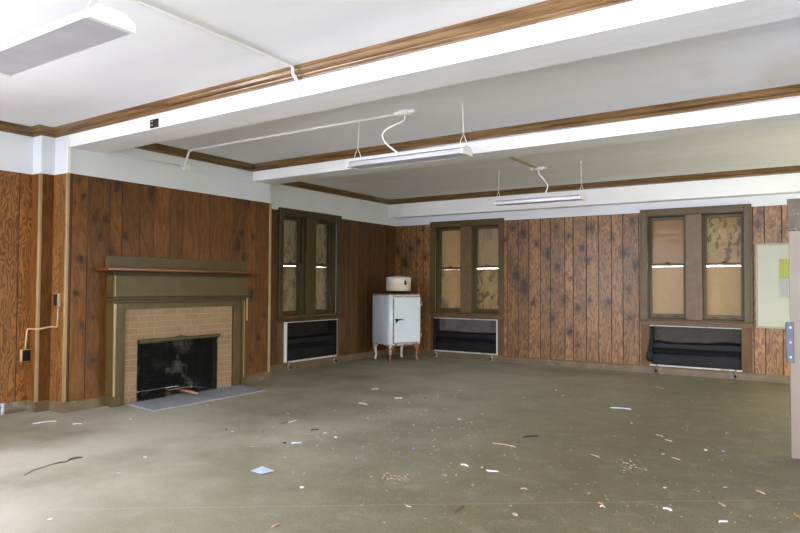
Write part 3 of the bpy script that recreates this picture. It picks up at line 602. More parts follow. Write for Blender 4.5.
# ------------------------------------------------------------------ recessed wall heaters under the windows
def heater(label, axis, plane, h, kind, pipes):
    u0, u1, z0, z1 = h
    t = thing('wall_heater', label, 'heater', ((u0+u1)/2, plane, z0) if axis == 'x' else (plane, (u0+u1)/2, z0), group='recessed heaters under the windows')
    def bx(B, a, d0, c, b, d1, e, ch=.003, f=None):
        p = (a, plane+d0, c) if axis == 'x' else (plane-d1, a, c); q = (b, plane+d1, e) if axis == 'x' else (plane-d0, b, e); B.cbox(*p, *q, ch)
    D = .20; B = MB(); e = .001
    bx(B, u0+e, .0, z0+e, u0+.012, D, z1-e); bx(B, u1-.012, .0, z0+e, u1-e, D, z1-e); bx(B, u0+.0125, .0, z1-.012, u1-.0125, D, z1-e); bx(B, u0+.0125, .0, z0+e, u1-.0125, D, z0+.012)
    B.build('casing', M['iron'], t)
    B = MB(); bx(B, u0+.0125, D-.012, z0+.0125, u1-.0125, D-.001, z1-.0125); B.build('back_plate', M['heater_grey'] if kind == 2 else M['heater_olive'] if kind == 3 else M['iron'], t)
    fr = M['frame_metal']
    if kind == 2:
        B = MB(); bx(B, u0-.006, -.022, z0-.01, u0+.014, -.0075, z1+.006); B.build('dark_side_rail', M['iron'], t); B = MB(); bx(B, u1-.012, -.022, z0-.01, u1+.012, -.0075, z1+.006); bx(B, u0+.0145, -.022, z1-.012, u1-.0125, -.0075, z1+.006); bx(B, u0+.0145, -.03, z0-.01, u1-.0125, -.0075, z0+.012)
        B.build('front_frame', fr, t)
    elif kind == 1:
        B = MB(); bx(B, u0-.012, -.024, z0-.012, u0+.055, -.0075, z1+.006); B.build('white_side_rail', M['whitemetal'], t)
        B = MB(); bx(B, u0+.056, -.022, z1-.008, u1, -.0075, z1+.005); B.build('top_rail', fr, t)
        B = MB(); bx(B, u0+.056, -.024, z0-.022, u1-.03, -.0075, z0+.004); B.build('bottom_rail', M['frame_metal'], t)
    else:
        B = MB(); bx(B, u0-.01, -.022, z1-.01, u1+.005, -.0075, z1+.004); B.build('top_rail', fr, t)
        B = MB(); bx(B, u0-.02, -.028, z0-.016, u1+.006, -.0075, z0+.006); B.build('bottom_rail', fr, t)
        # torn dark lining hanging out at the left edge
        B = MB(); V, F = [], []
        for j in range(9):
            f = j/8; z = z1-.02-f*.53; wd = .03+.085*f**2.2-(.05 if j == 8 else 0)
            for i in range(4):
                g = i/3; a, dd = u0+.02-wd*g, -.012-.02*math.sin(g*2.4+f*3)**2; V.append((a, plane+dd, z))
        for j in range(8):
            for i in range(3): k = j*4+i; F.append((k, k+1, k+5, k+4))
        B.add(V, F, 0, True); o = B.build('torn_lining', M['black'], t); mo = o.modifiers.new('s', 'SOLIDIFY'); mo.thickness = .004
    # finned heating element: end plates, shelf plate, and rows of thin fins on two tubes
    zt = z0+(.33 if kind != 2 else .33)
    B = MB(); n = 60
    for k in range(n+1):
        u = u0+.03+(u1-u0-.06)*k/n; bx(B, u-.0035, .045, z0+.175, u+.0035, .165, zt-.03, .001)
    for zz in (z0+.2, zt-.06):
        for dd in (.07, .13):
            P0, P1 = ((u0+.014, plane+dd, zz), (u1-.014, plane+dd, zz)) if axis == 'x' else ((plane-dd, u0+.014, zz), (plane-dd, u1-.014, zz)); B.tube([P0, P1], .012, 8)
    B.build('heating_element', M['fin'], t)
    B = MB(); V, F = [], []; nn = 24
    for i in range(nn+1):                                                      # upper deflector plate, a little buckled
        f = i/nn; u = u0+.016+(u1-u0-.032)*f; w = .016*math.sin(f*5.2+kind)+.006*math.sin(f*17) if kind == 3 else .004*math.sin(f*9)
        for dd, zz in ((.165, zt+.025+w), (.04, zt-.005+w*.6), (.036, zt-.07), (.040, zt-.072), (.044, zt-.01+w*.6), (.166, zt+.02+w)):
            V.append((u, plane+dd, zz) if axis == 'x' else (plane-dd, u, zz))
    for i in range(nn): F += [(i*6+j, i*6+(j+1) % 6, (i+1)*6+(j+1) % 6, (i+1)*6+j) for j in range(6)]
    F += [tuple(range(6)), tuple(range(nn*6+5, nn*6-1, -1))]; B.add(V, F); B.build('deflector_plate', M['fin'], t)
    B = MB(); bx(B, u0+.016, .022, z0+.0125, u1-.016, .032, z0+.165); B.tube([((u0+.02, plane+.026, z0+.168) if axis == 'x' else (plane-.026, u0+.02, z0+.168)), ((u1-.02, plane+.026, z0+.168) if axis == 'x' else (plane-.026, u1-.02, z0+.168))], .006, 8); B.build('lower_panel', M['fin'], t)
    for u in pipes:
        P = lambda d, z, du=0: (u+du, plane+d, z) if axis == 'x' else (plane-d, u+du, z)
        B = MB(); B.tube([P(-.045, .006), P(-.045, z0-.035), P(-.040, z0-.012), P(-.02, z0+.004)], .011, 10)
        for a, b, r in ((.03, .055, .02), (.058, .07, .024), (.0005, .012, .03)): B.tube([P(-.045, a), P(-.045, b)], r, 12)
        pp = B.build('pipe', M['steelpipe'] if kind != 3 else M['copper'], t)
        B = MB(); B.tube([P(-.045, .05), P(-.085, .05)], .007, 8); B.tube([P(-.085, .05), P(-.098, .05)], .018, 12); B.build('valve_knob', M['iron'], pp, org=t.location)
    return t
heater('recessed black wall heater with a broad white left rail, on the left wall', 'y', XW, H1, 1, (7.31, 8.40))
heater('recessed wall heater framed all round in pale metal, right of the old refrigerator', 'x', YK, H2, 2, (-6.0, -4.88))
heater('recessed wall heater with torn black lining, under the window beside the pale green board', 'x', YK, H3, 3, (-2.17, -1.11))

# ------------------------------------------------------------------ refrigerator with the drum on top, set cornerwise
TH = math.atan2(.92, .39)
fr = thing('refrigerator', 'old white enamel refrigerator on rusty legs with drum-shaped top, in the corner', 'refrigerator', (-6.404, 9.527, 0), TH, world=False)
def rrect(x0, y0, x1, y1, r, n=6):
    P = []
    for cx, cy, a0 in ((x1-r, y1-r, 0), (x0+r, y1-r, 90), (x0+r, y0+r, 180), (x1-r, y0+r, 270)):
        for k in range(n+1): a = math.radians(a0+90*k/n); P.append((cx+r*math.cos(a), cy+r*math.sin(a)))
    return P
def loft(B, secs, mat=0):
    n = len(secs[0][0]); V = [(x, y, z) for P, z in secs for x, y in P]
    F = [(k*n+j, k*n+(j+1) % n, (k+1)*n+(j+1) % n, (k+1)*n+j) for k in range(len(secs)-1) for j in range(n)]
    B.add(V, F, mat, True); e = len(B.v)-len(V); B.f += [[e+j for j in range(n-1, -1, -1)], [e+(len(secs)-1)*n+j for j in range(n)]]; B.m += [mat]*2; B.uv += [None]*2; B.sm += [False]*2
w, d = .335, .30
B = MB(); loft(B, [(rrect(-w+.01, -d+.01, w-.01, d-.01, .05), .275), (rrect(-w, -d, w, d, .06), .29), (rrect(-w, -d, w, d, .06), 1.128), (rrect(-w+.012, -d+.012, w-.012, d-.012, .05), 1.142)]); B.build('cabinet', M['enamel'], fr)
B = MB(); loft(B, [(rrect(-w-.004, -d-.004, w+.004, d+.004, .06), 1.1425), (rrect(-w-.004, -d-.004, w+.004, d+.004, .06), 1.152), (rrect(-w+.01, -d+.01, w-.01, d-.01, .05), 1.158)]); B.build('top_rim', M['rust'], fr)
B = MB(); B.cbox(-.25, -d-.034, .315, .297, -d-.0015, 1.105, .012); dr = B.build('door', M['enamel_door'], fr)
B = MB(); B.cbox(-.263, -d-.0015, .302, .31, -d+.001, 1.118, .0005); B.build('door_gasket', M['rust'], fr)
B = MB(); B.cbox(-.235, -d-.05, .685, -.19, -d-.0345, .735, .004); B.tube([(-.21, -d-.058, .71), (-.14, -d-.068, .718), (-.075, -d-.066, .712)], [.012, .009, .006], 8); B.cbox(-.225, -d-.046, .655, -.205, -d-.0345, .684, .003); B.build('latch_handle', M['iron'], dr)
for zz in (.42, 1.0):
    B = MB(); B.cbox(.28, -d-.044, zz-.045, .318, -d-.0345, zz+.045, .003); B.tube([(.306, -d-.046, zz-.05), (.306, -d-.046, zz+.05)], .009, 8); B.build('hinge', M['rust'], dr)
for sx, sy, mt in ((-1, -1, 'rust'), (1, -1, 'rust'), (-1, 1, 'leg_white'), (1, 1, 'leg_white')):
    B = MB(); x, y = sx*(w-.065), sy*(d-.065); o_ = Vector((sx, sy, 0)).normalized()
    prof = [(.300, -.005, .045), (.255, .012, .043), (.21, .020, .034), (.15, .012, .024), (.09, .0, .018), (.045, .004, .017), (.02, .018, .024), (.0005, .022, .026)]
    B.tube([Vector((x, y, z))+o_*k for z, k, r in prof], [r for z, k, r in prof], 12)
    for dx, dy in ((-sx, 0), (0, -sy)):                                         # bracket wings of the skirt
        V = [(x+dx*.0, y+dy*.0, .274), (x+dx*.14, y+dy*.14, .274), (x+dx*.06, y+dy*.06, .245), (x+dx*.02, y+dy*.02, .19)]
        off = Vector((abs(dy)*sx, abs(dx)*sy, 0))*.026; B.prism([Vector(v)+off for v in V], off*.35)
    B.build('leg', M[mt], fr)
B = MB(); B.cbox(-w+.06, -d+.012, .262, w-.06, -d+.022, .2745, .002); B.build('skirt', M['rust'], fr)
B = MB(); B.lathe([(.165, 1.159), (.17, 1.172), (.15, 1.185), (.15, 1.205)], (.03, -.025, 0), 40); B.build('pedestal', M['iron'], fr)
B = MB(); B.lathe([(.185, 1.2055), (.212, 1.208), (.221, 1.22), (.221, 1.432), (.214, 1.448), (.17, 1.456), (.10, 1.468), (.04, 1.476), (.012, 1.478)], (.03, -.025, 0), 56); dm = B.build('compressor_drum', M['monitor'], fr)
B = MB()
for zz in (1.235, 1.43): B.lathe([(.2215, zz-.006), (.2245, zz-.003), (.2245, zz+.003), (.2215, zz+.006)], (.03, -.025, 0), 56)
B.build('drum_band', M['monitor'], dm)
a = math.radians(-92); B = MB(); n_ = Vector((math.cos(a), math.sin(a), 0)); s_ = Vector((-n_.y, n_.x, 0)); c_ = Vector((.03, -.025, 1.355))+n_*.222
B.prism([c_+s_*p+Vector((0, 0, q)) for p, q in ((-.016, -.04), (.016, -.04), (.016, .03), (0, .045), (-.016, .03))], n_*.012); B.build('switch_plate', M['iron'], dm)
# ------------------------------------------------------------------ hanging fluorescent lights
def light(label, x0, x1, yc, zb, wires, cord, canopy, half=.088):
    t = thing('fluorescent_light', label, 'light', ((x0+x1)/2, yc, zb), group='hanging fluorescent lights')
    h = half
    prof = [(-h, 0), (-h, .040), (-h*.86, .050), (-h*.6, .062), (-h*.6, .072), (h*.6, .072), (h*.6, .062), (h*.86, .050), (h, .040), (h, 0)]
    B = MB(); B.prism([(x0+.03, yc+a, zb+b) for a, b in prof[3:7]], (x1-x0-.06, 0, 0)); B.build('housing', M['lightmetal'], t)
    for s in (-1, 1):
        B = MB(); B.prism([(x0+.03, yc+s*a, zb+b) for a, b in ((h, .001), (h, .040), (h*.86, .050), (h*.605, .062), (h*.605, .058), (h*.84, .046), (h*.97, .038), (h*.97, .001))], (x1-x0-.06, 0, 0)); B.build('reflector', M['lightside'], t)
    B = MB(); B.prism([(x0+.03, yc-h*.965, zb+.002), (x0+.03, yc+h*.965, zb+.002), (x0+.03, yc+h*.965, zb+.008), (x0+.03, yc-h*.965, zb+.008)], (x1-x0-.06, 0, 0)); B.build('diffuser', M['lens'], t)
    for a in (x0, x1-.029):
        B = MB(); B.prism([(a, yc+p*1.03, zb-.003+q*1.06) for p, q in prof], (.029, 0, 0)); B.build('end_cap', M['lightmetal'], t)
    for wx, wy in wires:
        B = MB(); zt = zb+.0725
        B.tube([(wx, wy, ZC-.001), (wx, yc, zt+.12)], .0035, 6)
        for s in (-1, 1): B.tube([(wx, yc, zt+.12), (wx+s*.012, yc+s*.03, zt+.05), (wx+s*.012, yc+s*.04, zt)], .003, 6)
        B.tube([(wx, wy, ZC-.012), (wx, wy, ZC-.0005)], .012, 10); B.build('hanger_wire', M['conduit'], t)
    if cord:
        B = MB(); P = [Vector(p) for p in cord]; Q = []
        for i in range(len(P)-1):                                                # Catmull-Rom
            a, b, c, d = P[max(i-1, 0)], P[i], P[i+1], P[min(i+2, len(P)-1)]
            for k in range(5):
                f = k/5; Q.append(.5*((2*b)+(c-a)*f+(2*a-5*b+4*c-d)*f*f+(3*b-a-3*c+d)*f**3))
        B.tube(Q+[P[-1]], .009, 8); B.build('flexible_cord', M['conduit'], t)
    if canopy:
        B = MB(); B.lathe([(.045, -.042), (.062, -.034), (.066, -.012), (.068, -.0005)], (canopy[0], canopy[1], ZC), 24); B.cbox(canopy[0]-.11, canopy[1]-.03, ZC-.03, canopy[0]+.11, canopy[1]+.03, ZC-.0005, .004); B.build('ceiling_canopy', M['conduit'], t)
    return t
light('white fluorescent light hanging over the fireplace end, its grey underside facing down', -4.0, -2.775, 1.742, 2.522, [(-3.70, 1.742), (-2.92, 1.742)], None, None, .114)
c2 = [(-3.265, 4.985, 2.885), (-3.275, 4.99, 2.855), (-3.30, 5.0, 2.838), (-3.374, 5.0, 2.82), (-3.477, 5.0, 2.791), (-3.529, 5.0, 2.74), (-3.50, 5.0, 2.669), (-3.441, 5.0, 2.615), (-3.396, 5.0, 2.581), (-3.361, 5.03, 2.546)]
light('long fluorescent light hanging on two wires between the two ceiling beams', -3.92, -2.63, 5.03, 2.462, [(-3.847, 5.05), (-2.675, 5.01)], c2, (-3.26, 4.985))
c3 = [(-3.285, 8.34, 2.885), (-3.271, 8.33, 2.86), (-3.257, 8.3, 2.826), (-3.20, 8.3, 2.76), (-3.144, 8.3, 2.681), (-3.137, 8.3, 2.626), (-3.172, 8.28, 2.535)]
light('long fluorescent light hanging on two wires nearest the panelled back wall', -3.875, -2.645, 8.27, 2.435, [(-3.842, 8.286), (-2.661, 8.242)], c3, (-3.285, 8.345))

# ------------------------------------------------------------------ surface conduits and boxes
B = MB(); yb1 = yb(-3.26, 3.601)
B.tube([(-3.255, YF+.02, ZC-.013), (-3.255, 1.0, ZC-.013), (-3.262, yb1-.10, ZC-.013), (-3.262, yb1-.08, ZC-.018), (-3.266, yb1-.075, ZC-.06), (-3.268, yb1-.03, ZK-.01), (-3.268, yb1-.0135, ZK-.05), (-3.268, yb1-.0125, ZS+.004)], .012, 8)
o = tag(B.build('conduit', M['conduit'], org=(-3.26, 3, ZC)), 'white conduit across the ceiling bending down over the first beam', 'conduit')
B = MB(); B.tube([(-3.385, 4.985, ZC-.0135), (-6.33, 5.02, ZC-.012), (-6.385, 5.02, ZC-.022), (XB+.05, 5.02, ZC-.10), (XB+.022, 5.02, ZC-.15), (XB+.022, 5.02, 2.751)], .013, 8)
tag(B.build('conduit', M['conduit'], org=(-6.3, 5.02, ZC)), 'white conduit from the second ceiling light to the junction box over the mantel', 'conduit')
B = MB(); B.cbox(XB+.0125, 4.98, 2.675, XB+.055, 5.075, 2.75, .005); jb = B.build('junction_box', M['conduit'], org=(XB, 5.03, 2.71)); tag(jb, 'small white junction box high on the wall over the mantel', 'junction box')
B = MB(); B.tube([(XB+.034, 4.979, 2.712), (XB+.034, 4.94, 2.712)], .014, 10); B.build('elbow_fitting', M['whitemetal'], jb, org=(XB, 5.03, 2.71))
B = MB(); B.tube([(XB+.026, 4.939, 2.724), (XB+.026, 4.0, 2.724)], .007, 8)
tag(B.build('conduit', M['dado'], org=(XB, 4.5, 2.72)), 'thin white conduit along the wall from the junction box to the first beam', 'conduit')
B = MB(); B.cbox(-3.31, 6.52, ZC-.022, -3.265, 8.28, ZC-.0005, .004)
tag(B.build('conduit', M['beige_conduit'], org=(-3.28, 7.4, ZC)), 'beige raceway on the ceiling from the second beam to the third light', 'conduit')
B = MB(); y = yb(-5.03, 3.601)
B.cbox(-5.09, y-.012, 2.712, -4.975, y-.0005, 2.79, .003); bp = B.build('junction_box', M['black'], org=(-5.03, y, 2.75)); tag(bp, 'small dark square box on the white face of the first beam', 'junction box')
for zz in (2.735, 2.77):
    B = MB(); B.tube([(-5.055, y-.0125, zz), (-5.055, y-.016, zz)], .006, 8); B.build('screw', M['frame_metal'], bp, org=(-5.03, y, 2.75))
# outlet, switch and raceway on the front left wall
def outlet(name, label, cat, axis, c, w, h, kids):
    x, y, z = c; B = MB(); t = thing(name, label, cat, c)
    if axis == 0: B.cbox(x, y-w/2, z-h/2, x+.04, y+w/2, z+h/2, .004); B.build('back_box', M['beige_conduit'], t); B = MB(); B.cbox(x+.0405, y-w/2+.008, z-h/2+.006, x+.046, y+w/2-.004, z+h/2-.006, .002)
    else: B.cbox(x-w/2, y-.035, z-h/2, x+w/2, y, z+h/2, .004); B.build('back_box', M['beige_conduit'], t); B = MB(); B.cbox(x-w/2+.006, y-.041, z-h/2+.006, x+w/2-.006, y-.0355, z+h/2-.006, .002)
    B.build('cover_plate', M['black'], t)
    for dz in kids:
        B = MB()
        if axis == 0: B.tube([(x+.0465, y+.002, z+dz), (x+.0495, y+.002, z+dz)], .017, 14)
        else: B.tube([(x, y-.0415, z+dz), (x, y-.05, z+dz)], .006, 8)
        B.build('socket' if axis == 0 else 'toggle', M['iron'], t)
    return t
po = on(25.2, 355.5, 0, XA+.03); ps = on(57, 300, 1, 3.57)
outlet('wall_outlet', 'dark wall outlet in a beige box low on the front left wall', 'outlet', 0, (XA+.0075, po.y, po.z), .09, .125, (.028, -.028))
outlet('light_switch', 'dark light switch on the narrow panelled strip beside the corner moulding', 'switch', 1, (ps.x, YB0-.0075, ps.z), .075, .135, (0,))
a = on(32, 328, 0, XA); B = MB()
q1 = on(54, 327, 1, 3.575); q0 = on(33, 328.5, 0, XA+.02)
B.tube([(XA+.018, po.y+.004, po.z+.0635), (XA+.018, po.y+.008, po.z+.10), (XA+.018, 3.425, q0.z-.06), (XA+.018, 3.43, q0.z-.01), (XA+.02, 3.437, q0.z), (XA+.04, 3.437, q0.z), (XP+.010, 3.427, q0.z+.002), (XP+.032, 3.435, q0.z+.002), (XP+.034, YB0-.03, q1.z), (XP+.05, YB0-.018, q1.z), (ps.x-.02, YB0-.018, q1.z), (ps.x-.004, YB0-.018, q1.z+.01), (ps.x, YB0-.018, q1.z+.03), (ps.x, YB0-.018, ps.z-.0685)], .0095, 8)
tag(B.build('conduit', M['beige_conduit'], org=(XP, 3.5, .9)), 'beige raceway bending from the wall outlet up to the light switch', 'conduit')
B = MB(); q = on(2.5, 412, 0, XA+.05); B.tube([(q.x, q.y, .0005), (q.x, q.y, .10)], .017, 12); B.tube([(q.x, q.y, .1005), (q.x, q.y, .115)], .022, 12); B.tube([(q.x, q.y, .07), (q.x+.05, q.y-.02, .07)], .012, 10)
tag(B.build('pipe_stub', paint('pale_blue_pipe', (.42,.47,.52), .4, .1), org=q), 'short pale pipe stub standing against the front left baseboard', 'pipe')

# ------------------------------------------------------------------ pale green board with two sheets pinned on it
B = MB(); yk = YK-.0075
B.cbox(-.825, yk-.022, .765, -.02, yk, 1.89, .002); gb = B.build('wall_board', M['board_green'], org=(-.43, YK, 1.3)); tag(gb, 'pale green wall board in a tan frame, partly behind the beige door', 'board')
B = MB()
for p in ((-.852, .738, -.8255, 1.917), (-.0195, .738, .007, 1.917), (-.825, .738, -.02, .7645), (-.825, 1.8905, -.02, 1.917)): B.cbox(p[0], yk-.03, p[1], p[2], yk, p[3], .003)
B.build('frame', M['board_frame'], gb, org=(-.43, YK, 1.3))
def sheetmat(name, base, ink):
    m = NT(name); c = m.coord(); s = m.n('ShaderNodeSeparateXYZ'); m.L.new(c, s.inputs[0]); n = m.noise(m.scale(c, (40, 1, 1)), 1.0, 2)
    ln = m.ramp(m.math('SINE', m.math('MULTIPLY', s.outputs[2], 6.283/.016)), .2, .5); ln = m.math('MULTIPLY', ln, m.ramp(n, .42, .5)); ed = m.ramp(m.math('ABSOLUTE', s.outputs[0]), .085, .075)
    return m.fin(m.mix(m.math('MULTIPLY', m.math('MULTIPLY', ln, ed), .45), base, ink), .6, 0, .2)
for (x, y, lab, base, ink) in ((779, 259, 'yellow-green printed sheet pinned on the pale green board, above the grey sheet', (.36,.39,.10), (.20,.24,.08)), (778.5, 278.5, 'grey printed sheet pinned on the pale green board, below the yellow-green sheet', (.36,.375,.39), (.22,.23,.25))):
    q = on(x, y, 1, YK-.03); B = MB(); B.cbox(q.x, yk-.0245, q.z-.27, q.x+.216, yk-.0225, q.z, .0005); pp = tag(B.build('paper_sheet', sheetmat('sheet', base, ink), org=(q.x+.108, yk-.023, q.z-.135)), lab, 'paper')
    B = MB(); B.tube([(q.x+.1, yk-.0248, q.z-.015), (q.x+.1, yk-.031, q.z-.015)], .006, 10); B.build('pin', M['frame_metal'], pp, org=(q.x+.108, yk-.023, q.z-.135))

# ------------------------------------------------------------------ the door leaf at the right edge
t = thing('door_leaf', 'pinkish beige door leaf with bare brown top and blue steel hinge plate', 'door', (.17, 5.81, 0))
B = MB(); B.cbox(-.253, 5.79, .004, .597, 5.835, 1.742, .003); B.build('slab', M['doorpaint'], t)
B = MB(); B.cbox(-.262, 5.788, 1.7425, .597, 5.837, 1.99, .004); B.build('bare_top_rail', M['barewood'], t)
B = MB(); B.cbox(-.279, 5.784, .733, -.226, 5.7895, 1.042, .002); hg = B.build('hinge_plate', M['blueplate'], t)
B = MB(); B.tube([(-.276, 5.7895, .74), (-.276, 5.7895, 1.035)], .007, 10); B.build('knuckle', M['blueplate'], hg, org=t.location)
for zz in (.775, .887, 1.0):
    B = MB(); B.tube([(-.248, 5.7835, zz), (-.248, 5.780, zz)], .008, 10); B.build('screw', M['frame_metal'], hg, org=t.location)

# ------------------------------------------------------------------ litter on the floor
DM = {}
def dmat(c):
    if c not in DM: DM[c] = paint('litter_%d' % len(DM), c, .6, .12, 12, .05)
    return DM[c]
WHT, BLU, TAN, BRN, BLK, YEL, ORG, PNK, GRY, SKY = (.55,.55,.54), (.13,.18,.34), (.30,.235,.15), (.14,.085,.05), (.02,.02,.022), (.45,.36,.06), (.36,.17,.07), (.36,.25,.19), (.28,.28,.27), (.47,.56,.70)
def litter(kind, pts, col, label, cat, seed, group=None):
    rnd = random.Random(seed); g = [flr(x, y) for x, y in pts]; B = MB(); ctr = sum(g, Vector())/len(g)
    name = {'chip': 'paint_chip', 'scrap': 'paper_scrap', 'strip': 'wood_strip', 'slip': 'plastic_strip', 'lump': 'crumpled_lump', 'sheet': 'paper_sheet', 'cup': 'crushed_cup'}[kind]
    if kind in ('strip', 'slip'):
        a, b = g; d = (b-a); n = Vector((-d.y, d.x, 0)).normalized()*(.009 if kind == 'strip' else .008); V = []
        for k in range(6):
            f = k/5; p = a+d*f; h = .003+.006*math.sin(f*PI)*rnd.random(); e = n*(.55+.5*rnd.random())*(.5 if k in (0, 5) else 1)
            V += [p-e+Vector((0, 0, h-.002)), p+e+Vector((0, 0, h-.002)), p+e+Vector((0, 0, h+.006)), p-e+Vector((0, 0, h+.006))]
        F = [(k*4+j, k*4+(j+1) % 4, k*4+4+(j+1) % 4, k*4+4+j) for k in range(5) for j in range(4)]+[(0, 1, 2, 3), (23, 22, 21, 20)]; B.add(V, F)
    elif kind == 'sheet':
        B.prism([p+Vector((0, 0, .003+.004*(i % 2))) for i, p in enumerate(g)], (0, 0, .0015))
    elif kind in ('lump', 'cup'):
        r = .014 if len(pts) == 1 else (g[1]-g[0]).length*.5
        bm = bmesh.new(); bmesh.ops.create_icosphere(bm, subdivisions=2, radius=r)
        for v in bm.verts: v.co *= .72+.5*rnd.random(); v.co.z *= .55
        zm = min(v.co.z for v in bm.verts); B.add([ctr+v.co-Vector((0, 0, zm-.0005)) for v in bm.verts], [[v.index for v in f.verts] for f in bm.faces]); bm.free()
    else:
        r = (.019 if kind == 'scrap' else .014) if len(pts) == 1 else (g[1]-g[0]).length*.5; n = rnd.choice((5, 6, 7)); a0 = rnd.random()*6
        el = rnd.uniform(.5, .9); ro = rnd.random()*3; P = []
        for k in range(n):
            an = a0+2*PI*k/n; q = r*rnd.uniform(.65, 1.1); x, y = q*math.cos(an), q*el*math.sin(an); P.append(ctr+Vector((x*math.cos(ro)-y*math.sin(ro), x*math.sin(ro)+y*math.cos(ro), .0015+rnd.random()*.012)))
        B.prism(P, (0, 0, .003))
    return tag(B.build(name, dmat(col), org=ctr), label, cat, group)
